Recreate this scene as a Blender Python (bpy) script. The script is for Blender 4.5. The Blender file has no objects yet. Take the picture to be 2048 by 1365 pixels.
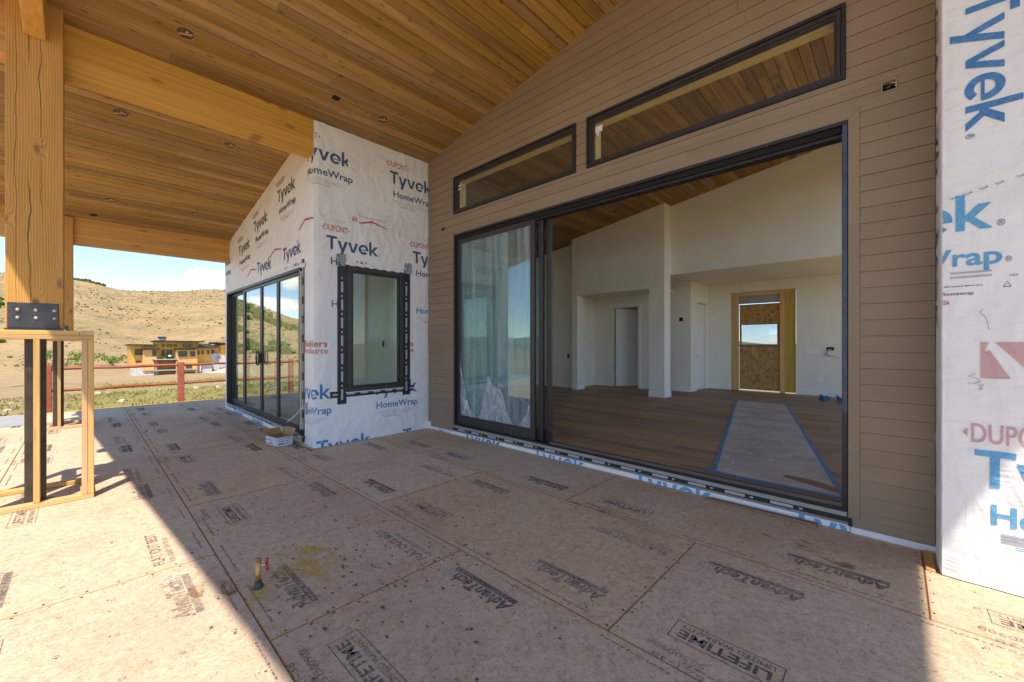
import bpy, bmesh, math, random
from mathutils import Vector, Matrix, noise as mnoise
R = math.radians
random.seed(7)
scn = bpy.context.scene
COL = scn.collection

# ------------------------------------------------------------------ camera
TH = R(46.57)
cam_d = bpy.data.cameras.new('camera')
cam = bpy.data.objects.new('camera', cam_d); COL.objects.link(cam)
cam.location = (0, 0, 1.43)
cam.rotation_euler = (R(90), 0, R(90) - TH)
cam_d.sensor_width = 36.0
cam_d.lens = 810.6 / 2048 * 36.0
cam_d.shift_y = 3.8 / 2048
cam_d.clip_start = 0.05
cam_d.clip_end = 30000
scn.camera = cam

# ------------------------------------------------------------------ light
SUN = Vector((0.456, -0.333, 1.0)).normalized()
EL = math.asin(SUN.z); AZ = math.atan2(SUN.x, SUN.y)
world = bpy.data.worlds.new('World'); scn.world = world; world.use_nodes = True
sun_d = bpy.data.lights.new('sun', 'SUN'); sun_d.energy = 2.5; sun_d.angle = R(0.53); sun_d.color = (1.0, 0.955, 0.88)
sun = bpy.data.objects.new('sun', sun_d); COL.objects.link(sun)
sun.rotation_euler = (-SUN).to_track_quat('-Z', 'Y').to_euler()
sun.location = (20, -15, 40)
SKY_STRENGTH = 0.115
vs = scn.view_settings
vs.view_transform = 'Standard'; vs.look = 'None'; vs.gamma = 1.0; vs.exposure = 1.4; vs.use_curve_mapping = False
vs.use_white_balance = True; vs.white_balance_temperature = 7150; vs.white_balance_tint = 10
cy = scn.cycles
cy.use_denoising = True
cy.max_bounces = 10; cy.diffuse_bounces = 6; cy.glossy_bounces = 5; cy.transmission_bounces = 8; cy.transparent_max_bounces = 16
cy.sample_clamp_indirect = 8.0
cy.caustics_reflective = False; cy.caustics_refractive = False

# ------------------------------------------------------------------ node helper
class G:
    def __init__(s, tree): s.t = tree
    def n(s, typ, props=None, **inp):
        nd = s.t.nodes.new(typ)
        for k, v in (props or {}).items(): setattr(nd, k, v)
        for k, v in inp.items(): s.set(nd.inputs[k.replace('_', ' ')], v)
        return nd
    def set(s, sock, v):
        if isinstance(v, bpy.types.NodeSocket): s.t.links.new(v, sock)
        elif isinstance(v, bpy.types.Node): s.t.links.new(v.outputs[0], sock)
        elif v is not None:
            if sock.type == 'RGBA' and len(v) == 3: v = (*v, 1)
            sock.default_value = v
    def m(s, op, a, b=None, c=None, clamp=False):
        nd = s.t.nodes.new('ShaderNodeMath'); nd.operation = op; nd.use_clamp = clamp
        s.set(nd.inputs[0], a)
        if b is not None: s.set(nd.inputs[1], b)
        if c is not None: s.set(nd.inputs[2], c)
        return nd.outputs[0]
    def vm(s, op, a, b=None, scale=None):
        nd = s.t.nodes.new('ShaderNodeVectorMath'); nd.operation = op
        s.set(nd.inputs[0], a)
        if b is not None: s.set(nd.inputs[1], b)
        if scale is not None: s.set(nd.inputs['Scale'], scale)
        return nd.outputs[1] if op in ('LENGTH', 'DOT_PRODUCT', 'DISTANCE') else nd.outputs[0]
    def mix(s, f, a, b, blend='MIX'):
        nd = s.t.nodes.new('ShaderNodeMix'); nd.data_type = 'RGBA'; nd.blend_type = blend
        s.set(nd.inputs[0], f); s.set(nd.inputs[6], a); s.set(nd.inputs[7], b)
        return nd.outputs[2]
    def noise(s, vec, scale=5.0, detail=4.0, rough=0.55, dist=0.0):
        nd = s.n('ShaderNodeTexNoise', None, Vector=vec, Scale=scale, Detail=detail, Roughness=rough, Distortion=dist)
        return nd.outputs[0]
    def vor(s, vec, scale=5.0, feature='F1', rnd=1.0):
        return s.n('ShaderNodeTexVoronoi', {'feature': feature}, Vector=vec, Scale=scale, Randomness=rnd)
    def ramp(s, f, stops, interp='LINEAR'):
        nd = s.t.nodes.new('ShaderNodeValToRGB'); cr = nd.color_ramp; cr.interpolation = interp
        while len(cr.elements) < len(stops): cr.elements.new(0.5)
        for e, (p, c) in zip(cr.elements, stops):
            e.position = p
            e.color = (c, c, c, 1) if isinstance(c, (int, float)) else (*c, 1)
        s.set(nd.inputs[0], f)
        return nd.outputs[0]
    def mapr(s, v, a, b, c=0.0, d=1.0):
        nd = s.n('ShaderNodeMapRange', None, Value=v); nd.clamp = True
        for i, x in zip((1, 2, 3, 4), (a, b, c, d)): nd.inputs[i].default_value = x
        return nd.outputs[0]

def newmat(name):
    m = bpy.data.materials.new(name); m.use_nodes = True
    t = m.node_tree; t.nodes.clear()
    g = G(t); g.mat = m
    g.out = t.nodes.new('ShaderNodeOutputMaterial')
    return g
def principled(g, color, rough=0.6, metal=0.0, bump=None, bstr=0.3, bdist=0.01, spec=0.5):
    p = g.n('ShaderNodeBsdfPrincipled')
    g.set(p.inputs['Base Color'], color); g.set(p.inputs['Roughness'], rough); g.set(p.inputs['Metallic'], metal)
    p.inputs['Specular IOR Level'].default_value = spec
    if bump is not None:
        b = g.n('ShaderNodeBump', None, Height=bump, Strength=bstr, Distance=bdist)
        g.set(p.inputs['Normal'], b)
    g.t.links.new(p.outputs[0], g.out.inputs[0])
    return p
def pos(g): return g.n('ShaderNodeNewGeometry').outputs['Position']
def orand(g): return g.n('ShaderNodeObjectInfo').outputs['Random']
def offpos(g):
    r = orand(g)
    comb = g.n('ShaderNodeCombineXYZ', None, X=g.m('MULTIPLY', r, 61.0), Y=g.m('MULTIPLY', r, 37.0), Z=g.m('MULTIPLY', r, 83.0))
    return g.vm('ADD', pos(g), comb.outputs[0])

# ------------------------------------------------------------------ materials
def plain(name, col, rough=0.6, metal=0.0, var=0.06, scale=9.0, bstr=0.05, spec=0.5):
    g = newmat(name)
    f = g.noise(pos(g), scale, 3)
    c = g.mix(g.mapr(f, 0.3, 0.7), tuple(x * (1 - var) for x in col), tuple(min(1, x * (1 + var)) for x in col))
    principled(g, c, rough, metal, g.noise(pos(g), scale * 12, 2) if bstr >= .15 else None, bstr, 0.003, spec)
    return g.mat
def wood(name, dark, light, axis='Y', var=0.25, rough=0.55, knots=1.0, cross=14.0, longs=0.7, knot_scale=1.0, spec=0.35, hue=0.02, flat=None):
    g = newmat(name)
    p = offpos(g)
    def sc(l, c):
        v = [c, c, c]; v['XYZ'.index(axis)] = l
        return g.vm('MULTIPLY', p, tuple(v))
    g1 = g.noise(sc(longs, cross), 1.0, 3, 0.6, 1.2)
    g2 = g.noise(sc(longs * 3.5, cross * 9), 1.0, 2, 0.6)
    f = g.m('ADD', g.m('MULTIPLY', g1, 0.7), g.m('MULTIPLY', g2, 0.3))
    col = g.mix(g.mapr(f, 0.34, 0.66), dark, light)
    kv = g.vor(sc(1.0 * knot_scale, 4.2 * knot_scale), 1.0)
    if flat:
        sp_ = g.n('ShaderNodeSeparateXYZ', None, Vector=sc(1.6 * knot_scale, 4.2 * knot_scale))
        kv.voronoi_dimensions = '2D'
        g.set(kv.inputs['Vector'], g.n('ShaderNodeCombineXYZ', None, X=sp_.outputs['XYZ'.index(flat[0])], Y=sp_.outputs['XYZ'.index(flat[1])]).outputs[0])
    d = g.m('ADD', kv.outputs['Distance'], g.m('MULTIPLY', g.m('SUBTRACT', g1, 0.5), 0.06))
    sel = g.m('GREATER_THAN', g.n('ShaderNodeSeparateColor', None, Color=kv.outputs['Color']).outputs[0], 0.62)
    k = g.m('MULTIPLY', g.m('MULTIPLY', g.mapr(d, 0.04, 0.13, 1, 0), sel), knots)
    col = g.mix(g.m('MULTIPLY', k, 0.75), col, tuple(x * 0.38 for x in dark))
    r = orand(g)
    r2 = g.m('FRACT', g.m('MULTIPLY', r, 17.3))
    hsv = g.n('ShaderNodeHueSaturation', None, Color=col, Hue=g.mapr(r2, 0, 1, 0.5 - hue * 0.5, 0.5 + hue * 0.5), Saturation=g.mapr(r2, 0, 1, 0.9, 1.08), Value=g.mapr(r, 0, 1, 1 - var, 1 + var))
    principled(g, hsv.outputs[0], rough, 0, g2, 0.2, 0.003, spec)
    return g.mat

def osb_mat(name, light, mid, dark, stain=1.0, flake=26.0):
    g = newmat(name)
    p = offpos(g)
    wob = g.n('ShaderNodeTexNoise', None, Vector=p, Scale=18.0, Detail=1.0).outputs['Color']
    pw = g.vm('ADD', p, g.vm('SCALE', g.vm('SUBTRACT', wob, (0.5, 0.5, 0.5)), scale=0.06))
    def layer(s, seed, fl, fc):
        """strands: every voronoi cell gets its own direction of long thin streaks"""
        v = g.vor(g.vm('ADD', pw, (seed, seed * 1.7, 0)), s)
        sp = g.n('ShaderNodeSeparateColor', None, Color=v.outputs['Color'])
        ang = g.m('MULTIPLY', g.m('SUBTRACT', sp.outputs[0], 0.5), 2.9)
        rot = g.n('ShaderNodeVectorRotate', {'rotation_type': 'Z_AXIS'}, Vector=g.vm('ADD', p, v.outputs['Color']), Angle=ang).outputs[0]
        st = g.noise(g.vm('MULTIPLY', rot, (fl, fc, 1.0)), 1.0, 2, 0.55)
        return st, sp.outputs[1], sp.outputs[2]
    a, ta, ra = layer(flake, 0.0, 14.0, 170.0)
    b, tb, rb = layer(flake * 1.7, 3.1, 20.0, 260.0)
    st = g.m('ADD', g.m('MULTIPLY', a, 0.55), g.m('MULTIPLY', b, 0.45))
    tone = g.m('ADD', st, g.m('MULTIPLY', g.m('SUBTRACT', g.m('ADD', ta, tb), 1.0), 0.10))
    col = g.ramp(tone, [(0.30, dark), (0.42, mid), (0.54, light), (0.72, tuple(min(1, x * 1.2) for x in light))])
    strand = g.m('MULTIPLY', g.mapr(ra, 0.78, 0.95), g.mapr(a, 0.50, 0.62))
    col = g.mix(g.m('MULTIPLY', strand, 0.6), col, (0.56, 0.30, 0.13))
    dk = g.m('MULTIPLY', g.mapr(rb, 0.86, 0.97), g.mapr(b, 0.42, 0.34))
    col = g.mix(g.m('MULTIPLY', dk, 0.8), col, tuple(x * 0.5 for x in dark))
    big = g.noise(pos(g), 0.9, 4, 0.6, 0.6)
    col = g.mix(g.m('MULTIPLY', g.mapr(big, 0.48, 0.74), 0.34 * stain), col, (0.36, 0.20, 0.11))
    grey = g.noise(pos(g), 2.4, 3, 0.6)
    col = g.mix(g.m('MULTIPLY', g.mapr(grey, 0.45, 0.75), 0.30 * stain), col, (0.60, 0.51, 0.40))
    speck = g.noise(pos(g), 60.0, 1, 0.5)
    col = g.mix(g.mapr(speck, 0.745, 0.78, 0, 0.6), col, (0.09, 0.06, 0.045))
    r_ = orand(g)
    col = g.n('ShaderNodeHueSaturation', None, Color=col, Saturation=g.mapr(g.m('FRACT', g.m('MULTIPLY', r_, 13.7)), 0, 1, .92, 1.1), Value=g.mapr(r_, 0, 1, .93, 1.07)).outputs[0]
    principled(g, col, 0.72, 0, a, 0.3, 0.003, 0.3)
    return g.mat

M = {}
M['osb'] = osb_mat('osb_deck', (0.66, 0.50, 0.345), (0.56, 0.40, 0.265), (0.34, 0.22, 0.13), 1.0, 30.0)
M['osb_edge'] = plain('osb_edge', (0.40, 0.20, 0.075), 0.8, 0, 0.3, 30)
M['osb_door'] = osb_mat('osb_door', (0.50, 0.30, 0.13), (0.34, 0.18, 0.07), (0.10, 0.05, 0.02), 0.1, 12.0)
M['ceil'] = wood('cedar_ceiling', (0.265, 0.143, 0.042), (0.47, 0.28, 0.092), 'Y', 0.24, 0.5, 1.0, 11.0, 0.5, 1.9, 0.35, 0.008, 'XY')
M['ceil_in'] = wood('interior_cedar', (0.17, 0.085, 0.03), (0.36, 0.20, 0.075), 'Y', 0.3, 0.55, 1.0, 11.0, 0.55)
M['beam_y'] = wood('glulam_y', (0.52, 0.25, 0.05), (0.76, 0.42, 0.10), 'Y', 0.05, 0.5, 0.8, 15.0, 0.4, 1.0, 0.35, 0.02, 'ZY')
M['beam_x'] = wood('glulam_x', (0.55, 0.27, 0.055), (0.78, 0.43, 0.105), 'X', 0.05, 0.5, 0.6, 16.0, 0.5)
M['stud_z'] = wood('stud_z', (0.52, 0.30, 0.115), (0.74, 0.48, 0.215), 'Z', 0.12, 0.65, 0.8, 22.0, 0.8)
M['stud_x'] = wood('stud_x', (0.52, 0.30, 0.115), (0.74, 0.48, 0.215), 'X', 0.12, 0.65, 0.8, 22.0, 0.8)
M['stud_y'] = wood('stud_y', (0.52, 0.30, 0.115), (0.74, 0.48, 0.215), 'Y', 0.12, 0.65, 0.8, 22.0, 0.8)
M['jamb_wood'] = wood('raw_pine', (0.50, 0.36, 0.18), (0.64, 0.50, 0.28), 'X', 0.1, 0.6, 0.3)
M['plank'] = wood('walnut_plank', (0.22, 0.12, 0.062), (0.40, 0.245, 0.145), 'X', 0.26, 0.52, 0.5, 20.0, 0.9, 1.0, 0.3)
M['fence'] = wood('red_stain', (0.29, 0.062, 0.026), (0.46, 0.125, 0.055), 'Y', 0.1, 0.7, 0.6)
M['door_wood'] = wood('yellow_board', (0.42, 0.26, 0.06), (0.58, 0.38, 0.10), 'Z', 0.05, 0.6, 0.5)
M['scrap'] = wood('scrap', (0.20, 0.11, 0.05), (0.34, 0.20, 0.10), 'X', 0.1, 0.7, 0.5)
M['cedar_wall'] = wood('cedar_cladding', (0.66, 0.34, 0.075), (0.84, 0.48, 0.14), 'Z', 0.15, 0.6, 0.0, 3.0, 0.2)

def post_mat():
    g = newmat('fir_post')
    p = g.n('ShaderNodeTexCoord').outputs['Object']
    sx = g.n('ShaderNodeSeparateXYZ', None, Vector=p)
    wob = g.noise(g.vm('MULTIPLY', p, (2.5, 2.5, 0.9)), 1.0, 3, 0.5)
    # knots distort the grain
    sk = g.n('ShaderNodeSeparateXYZ', None, Vector=g.vm('MULTIPLY', p, (5.0, 5.4, 2.6)))
    kv = g.vor(g.n('ShaderNodeCombineXYZ', None, X=g.m('ADD', sk.outputs[1], sk.outputs[0]), Y=sk.outputs[2]).outputs[0], 1.0)
    kv.voronoi_dimensions = '2D'
    kd = kv.outputs['Distance']
    sel = g.m('GREATER_THAN', g.n('ShaderNodeSeparateColor', None, Color=kv.outputs['Color']).outputs[0], 0.58)
    kf = g.m('MULTIPLY', g.mapr(kd, 0.0, 0.45, 1, 0), sel)
    ringc = g.m('ADD', g.m('ADD', g.m('MULTIPLY', sx.outputs[1], 62.0), g.m('MULTIPLY', sx.outputs[0], 62.0)), g.m('ADD', g.m('MULTIPLY', wob, 4.5), g.m('MULTIPLY', g.m('POWER', kf, 2.0), 5.0)))
    ring = g.m('ABSOLUTE', g.m('SINE', g.m('MULTIPLY', ringc, 3.0)))
    ring = g.m('POWER', ring, 2.0)
    fine = g.noise(g.vm('MULTIPLY', p, (160, 160, 5)), 1.0, 3, 0.6)
    blot = g.noise(g.vm('MULTIPLY', p, (7, 7, 1.2)), 1.0, 3, 0.6)
    col = g.mix(g.m('ADD', g.m('ADD', g.m('MULTIPLY', ring, 0.40), g.m('MULTIPLY', fine, 0.40)), g.m('MULTIPLY', g.m('SUBTRACT', blot, .35), 0.6)), (0.42, 0.185, 0.038), (0.74, 0.41, 0.115))
    kr_ = g.m('ADD', kd, g.m('MULTIPLY', g.m('SUBTRACT', g.noise(g.vm('MULTIPLY', p, (26, 26, 20)), 1.0, 2), .5), .16))
    kn = g.m('MULTIPLY', g.mapr(kr_, 0.06, 0.15, 1, 0), sel)
    krg = g.m('ABSOLUTE', g.m('SINE', g.m('MULTIPLY', kd, 150.0)))
    col = g.mix(g.m('MULTIPLY', kn, 0.85), col, g.mix(krg, (0.16, 0.07, 0.025), (0.33, 0.16, 0.06)))
    # drying checks
    crack = None
    for cc, sd, w in ((-0.035, 3.0, 0.0032), (0.035, 9.0, 0.0022), (-0.11, 15.0, 0.0014)):
        nn = g.noise(g.vm('ADD', g.vm('MULTIPLY', p, (0, 0, 1.6)), (sd, 0, 0)), 1.0, 3, 0.6)
        gate = g.mapr(g.noise(g.vm('ADD', g.vm('MULTIPLY', p, (0, 0, 0.8)), (sd * 2, 5, 0)), 1.0, 1, 0.5), 0.44, 0.52)
        dd = g.m('ABSOLUTE', g.m('SUBTRACT', sx.outputs[1], g.m('ADD', cc, g.m('MULTIPLY', g.m('SUBTRACT', nn, 0.5), 0.09))))
        c1 = g.m('MULTIPLY', g.mapr(dd, w * 0.6, w * 1.4, 1, 0), gate)
        crack = c1 if crack is None else g.m('MAXIMUM', crack, c1)
    col = g.mix(g.m('MULTIPLY', crack, 0.9), col, (0.06, 0.025, 0.008))
    h = g.m('SUBTRACT', g.m('ADD', g.m('MULTIPLY', ring, 0.12), g.m('MULTIPLY', fine, 0.15)), crack)
    principled(g, col, 0.62, 0, h, 0.6, 0.006, 0.3)
    return g.mat
M['post'] = post_mat()

def siding_mat():
    g = newmat('taupe_siding')
    p = offpos(g)
    grain = g.noise(g.vm('MULTIPLY', p, (4, 60, 60)), 1.0, 4, 0.6)
    n = g.noise(pos(g), 1.6, 4)
    col = g.mix(g.mapr(n, 0.3, 0.7), (0.28, 0.203, 0.137), (0.32, 0.235, 0.16))
    col = g.mix(g.mapr(g.noise(pos(g), 60, 2), 0.72, 0.78, 0, 0.5), col, (0.42, 0.36, 0.29))
    hsv = g.n('ShaderNodeHueSaturation', None, Color=col, Value=g.mapr(orand(g), 0, 1, 0.95, 1.05))
    principled(g, hsv.outputs[0], 0.62, 0, grain, 0.22, 0.003, 0.35)
    return g.mat
M['siding'] = siding_mat()

def wrap_mat():
    g = newmat('housewrap')
    p = pos(g)
    w1 = g.noise(g.vm('MULTIPLY', p, (1.2, 1.2, 3.5)), 1.0, 4, 0.55, 2.2)
    w2 = g.noise(g.vm('MULTIPLY', p, (5, 5, 1.6)), 1.0, 3, 0.6, 1.5)
    w3 = g.noise(p, 34.0, 3, 0.6)
    ridge = g.m('SUBTRACT', 1.0, g.m('ABSOLUTE', g.m('MULTIPLY', g.m('SUBTRACT', w1, 0.5), 5.0)))
    ridge2 = g.m('SUBTRACT', 1.0, g.m('ABSOLUTE', g.m('MULTIPLY', g.m('SUBTRACT', w2, 0.5), 4.0)))
    h = g.m('ADD', g.m('ADD', g.m('MULTIPLY', ridge, 0.5), g.m('MULTIPLY', ridge2, 0.5)), g.m('MULTIPLY', w3, 0.12))
    dirt = g.noise(p, 2.3, 6, 0.65)
    col = g.mix(g.mapr(dirt, 0.45, 0.8, 0, 0.45), (0.84, 0.835, 0.83), (0.70, 0.66, 0.62))
    fib = g.noise(p, 190.0, 2, 0.5)
    col = g.mix(g.mapr(fib, 0.35, 0.7, 0.0, 0.12), col, (0.62, 0.64, 0.68))
    sp = g.noise(p, 21.0, 2, 0.5)
    col = g.mix(g.mapr(sp, 0.775, 0.80, 0, 0.7), col, (0.40, 0.22, 0.07))
    principled(g, col, 0.5, 0, h, 0.55, 0.011, 0.35)
    return g.mat
M['wrap'] = wrap_mat()
def ink(name, col, wear=0.3):
    g = newmat(name)
    p = pos(g)
    w1 = g.noise(g.vm('MULTIPLY', p, (1.2, 1.2, 3.5)), 1.0, 4, 0.55, 2.2)
    ridge = g.m('SUBTRACT', 1.0, g.m('ABSOLUTE', g.m('MULTIPLY', g.m('SUBTRACT', w1, 0.5), 5.0)))
    n = g.noise(p, 70.0, 4, 0.7)
    c = g.mix(g.mapr(n, 0.45, 0.7, 0, wear), col, tuple(0.45 * x + 0.35 for x in col))
    principled(g, c, 0.55, 0, ridge, 0.5, 0.012, 0.3)
    return g.mat
M['ink_navy'] = ink('ink_navy', (0.045, 0.085, 0.20))
M['ink_blue'] = ink('ink_blue', (0.05, 0.20, 0.46))
M['ink_sky'] = ink('ink_sky', (0.10, 0.36, 0.62))
M['ink_black'] = ink('ink_black', (0.05, 0.05, 0.055))
M['ink_red'] = ink('ink_red', (0.50, 0.06, 0.04))
M['ink_fade'] = ink('ink_fade', (0.60, 0.36, 0.36))
M['ink_grey'] = ink('ink_grey', (0.42, 0.44, 0.48))
M['ink_orange'] = ink('ink_orange', (0.60, 0.16, 0.08))
def stencil_mat(name, col, cover=0.72):
    g = newmat(name)
    p = pos(g)
    n = g.noise(p, 55.0, 4, 0.7)
    n2 = g.noise(p, 6.0, 3, 0.6)
    f = g.mapr(g.m('ADD', g.m('ADD', n, g.m('MULTIPLY', n2, 0.35)), g.mapr(orand(g), 0, 1, -.04, .12)), cover - 0.06, cover + 0.16)
    c = g.mix(f, col, (0.40, 0.30, 0.23))
    principled(g, c, 0.8, 0, n, 0.2, 0.002, 0.2)
    return g.mat
M['print'] = stencil_mat('panel_print', (0.10, 0.09, 0.08), 0.67)
M['print_light'] = stencil_mat('panel_print_light', (0.12, 0.10, 0.085), 0.66)
M['print_blue'] = stencil_mat('chalk_blue', (0.22, 0.36, 0.55), 0.66)

def glass_mat(name, base=0.10, tint=(0.80, 0.90, 0.86), film=0.0):
    g = newmat(name)
    geo = g.n('ShaderNodeNewGeometry')
    c = g.m('ABSOLUTE', g.vm('DOT_PRODUCT', geo.outputs['Incoming'], geo.outputs['Normal']))
    fac = g.m('ADD', base, g.m('MULTIPLY', g.m('POWER', g.m('SUBTRACT', 1.0, c), 5.0), 1.0 - base), clamp=True)
    gl = g.n('ShaderNodeBsdfGlossy', None, Color=(0.92, 0.97, 0.97), Roughness=0.0)
    tr = g.n('ShaderNodeBsdfTransparent', None, Color=tint)
    mx = g.n('ShaderNodeMixShader', None, Fac=fac)
    g.t.links.new(tr.outputs[0], mx.inputs[1]); g.t.links.new(gl.outputs[0], mx.inputs[2])
    last = mx
    if film > 0:
        p = pos(g)
        d = g.noise(g.vm('MULTIPLY', p, (14, 1, 0.5)), 1.0, 5, 0.65)
        s = g.noise(p, 26.0, 3, 0.6)
        ff = g.m('MULTIPLY', g.m('ADD', g.mapr(d, 0.40, 0.75, 0.25, 1.0), g.mapr(s, 0.68, 0.76, 0, 1.4)), film)
        df = g.n('ShaderNodeBsdfDiffuse', None, Color=(0.66, 0.77, 0.80))
        m2 = g.n('ShaderNodeMixShader', None, Fac=ff)
        g.t.links.new(mx.outputs[0], m2.inputs[1]); g.t.links.new(df.outputs[0], m2.inputs[2])
        last = m2
    g.t.links.new(last.outputs[0], g.out.inputs[0])
    return g.mat
M['glass'] = glass_mat('glass', 0.05, (0.90, 0.95, 0.92))
M['glass_pale'] = glass_mat('glass_pale', 0.03, (0.93, 0.97, 0.93))
M['glass_mirror'] = glass_mat('glass_lowe', 0.26, (0.72, 0.80, 0.77))
M['glass_film'] = glass_mat('glass_film', 0.11, (0.62, 0.82, 0.84), 0.36)
M['glass_clear'] = glass_mat('glass_clear', 0.03, (0.96, 0.98, 0.97), 0.02)
M['glass_far'] = plain('glass_far', (0.05, 0.065, 0.06), 0.08, 0, 0.1, 3, 0, 0.8)

M['black'] = plain('black_aluminium', (0.022, 0.020, 0.020), 0.42, 0, 0.2, 14)
M['bronze'] = plain('bronze_aluminium', (0.040, 0.034, 0.032), 0.4, 0, 0.2, 14)
M['tape_black'] = plain('flashing_tape', (0.02, 0.021, 0.024), 0.45, 0, 0.4, 30, 0.25)
M['tape_edge'] = plain('crumpled_tape', (0.30, 0.33, 0.37), 0.4, 0, 0.5, 40, 0.6)
M['label_grey'] = plain('tape_label', (0.42, 0.45, 0.50), 0.5, 0, 0.25, 60)
M['blue_film'] = plain('blue_film', (0.045, 0.058, 0.10), 0.35, 0, 0.3, 12)
M['alu'] = plain('aluminium', (0.62, 0.63, 0.65), 0.3, 0.9, 0.1)
M['sillpan'] = plain('sill_pan', (0.36, 0.32, 0.27), 0.6, 0, 0.1)
M['steel'] = plain('dark_steel', (0.060, 0.048, 0.040), 0.5, 0.2, 0.35, 7, 0.15)
M['plate'] = plain('steel_plate', (0.085, 0.080, 0.082), 0.42, 0.75, 0.3, 8, 0.1)
M['bolt'] = plain('bolt', (0.52, 0.47, 0.38), 0.38, 0.8, 0.15, 40)
M['white_wall'] = plain('drywall', (0.80, 0.765, 0.68), 0.8, 0, 0.03, 2.0, 0.06, 0.2)
M['white_trim'] = plain('painted_trim', (0.82, 0.81, 0.78), 0.55, 0, 0.03, 3.0, 0.02)
M['dark'] = plain('dark_void', (0.012, 0.010, 0.009), 0.9, 0, 0.2)
M['paper'] = plain('floor_paper', (0.46, 0.39, 0.315), 0.75, 0, 0.22, 3.0, 0.25)
M['paper_b'] = plain('rosin_paper', (0.27, 0.20, 0.145), 0.8, 0, 0.16, 3.0, 0.2)
M['bluetape'] = plain('painters_tape', (0.075, 0.19, 0.36), 0.6, 0, 0.2, 12)
M['card'] = plain('cardboard', (0.44, 0.26, 0.11), 0.8, 0, 0.12, 12)
M['card_white'] = plain('white_card', (0.72, 0.72, 0.74), 0.65, 0, 0.06, 12)
M['foam'] = plain('spray_foam', (0.66, 0.60, 0.42), 0.8, 0, 0.2, 40, 0.8)
M['copper'] = plain('brass_pipe', (0.48, 0.27, 0.10), 0.45, 0.4, 0.4, 25, 0.2)
M['greenpaint'] = plain('dull_fitting', (0.06, 0.055, 0.03), 0.6, 0, 0.3, 30)
M['redvalve'] = plain('red_handle', (0.42, 0.035, 0.02), 0.4, 0, 0.2)
M['white_cable'] = plain('white_cable', (0.72, 0.70, 0.66), 0.5)
M['yellow'] = None
M['roof_dark'] = plain('roof_metal', (0.05, 0.045, 0.043), 0.85, 0, 0.2, 2, 0, 0.2)
M['stone'] = plain('white_stone', (0.55, 0.53, 0.51), 0.85, 0, 0.3, 3.5, 0.5)
M['concrete'] = plain('concrete', (0.34, 0.34, 0.35), 0.85, 0, 0.12, 4, 0.2)
M['rock'] = plain('pale_rock', (0.55, 0.50, 0.43), 0.9, 0, 0.25, 5, 0.4)
M['gravel'] = plain('gravel', (0.48, 0.42, 0.34), 0.95, 0, 0.2, 3, 0.5)
M['can'] = plain('can_inside', (0.10, 0.065, 0.035), 0.6, 0, 0.5, 30)
M['wire'] = plain('wire', (0.10, 0.09, 0.08), 0.5)

def film_mat():
    g = newmat('peeled_film')
    p = pos(g)
    n = g.noise(g.vm('MULTIPLY', p, (9, 9, 5)), 1.0, 5, 0.65, 1.5)
    df = g.n('ShaderNodeBsdfDiffuse', None, Color=(0.80, 0.83, 0.88))
    gl = g.n('ShaderNodeBsdfGlossy', None, Color=(0.9, 0.9, 0.9), Roughness=0.25)
    tr = g.n('ShaderNodeBsdfTransparent', None, Color=(1, 1, 1))
    a = g.n('ShaderNodeMixShader', None, Fac=0.2)
    g.t.links.new(df.outputs[0], a.inputs[1]); g.t.links.new(gl.outputs[0], a.inputs[2])
    b = g.n('ShaderNodeMixShader', None, Fac=g.mapr(n, 0.3, 0.7, 0.12, 0.6))
    g.t.links.new(tr.outputs[0], b.inputs[1]); g.t.links.new(a.outputs[0], b.inputs[2])
    g.t.links.new(b.outputs[0], g.out.inputs[0])
    return g.mat
M['film'] = film_mat()

def spray_mat():
    g = newmat('yellow_spray')
    p = pos(g)
    n = g.noise(g.vm('MULTIPLY', p, (5, 9, 1)), 1.0, 6, 0.7, 0.8)
    pr = g.n('ShaderNodeBsdfDiffuse', None, Color=(0.72, 0.52, 0.05))
    tr = g.n('ShaderNodeBsdfTransparent')
    b = g.n('ShaderNodeMixShader', None, Fac=g.mapr(n, 0.42, 0.70, 0.0, 0.5))
    g.t.links.new(tr.outputs[0], b.inputs[1]); g.t.links.new(pr.outputs[0], b.inputs[2])
    g.t.links.new(b.outputs[0], g.out.inputs[0])
    return g.mat
M['yellow'] = spray_mat()
def stain_mat():
    g = newmat('rust_stain')
    p = pos(g)
    n = g.noise(g.vm('MULTIPLY', p, (4.5, 8, 1)), 1.0, 6, 0.65, 1.0)
    pr = g.n('ShaderNodeBsdfDiffuse', None, Color=(0.30, 0.12, 0.028))
    tr = g.n('ShaderNodeBsdfTransparent')
    b = g.n('ShaderNodeMixShader', None, Fac=g.mapr(n, 0.48, 0.68, 0.0, 0.6))
    g.t.links.new(tr.outputs[0], b.inputs[1]); g.t.links.new(pr.outputs[0], b.inputs[2])
    g.t.links.new(b.outputs[0], g.out.inputs[0])
    return g.mat
M['stain'] = stain_mat()

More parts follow.
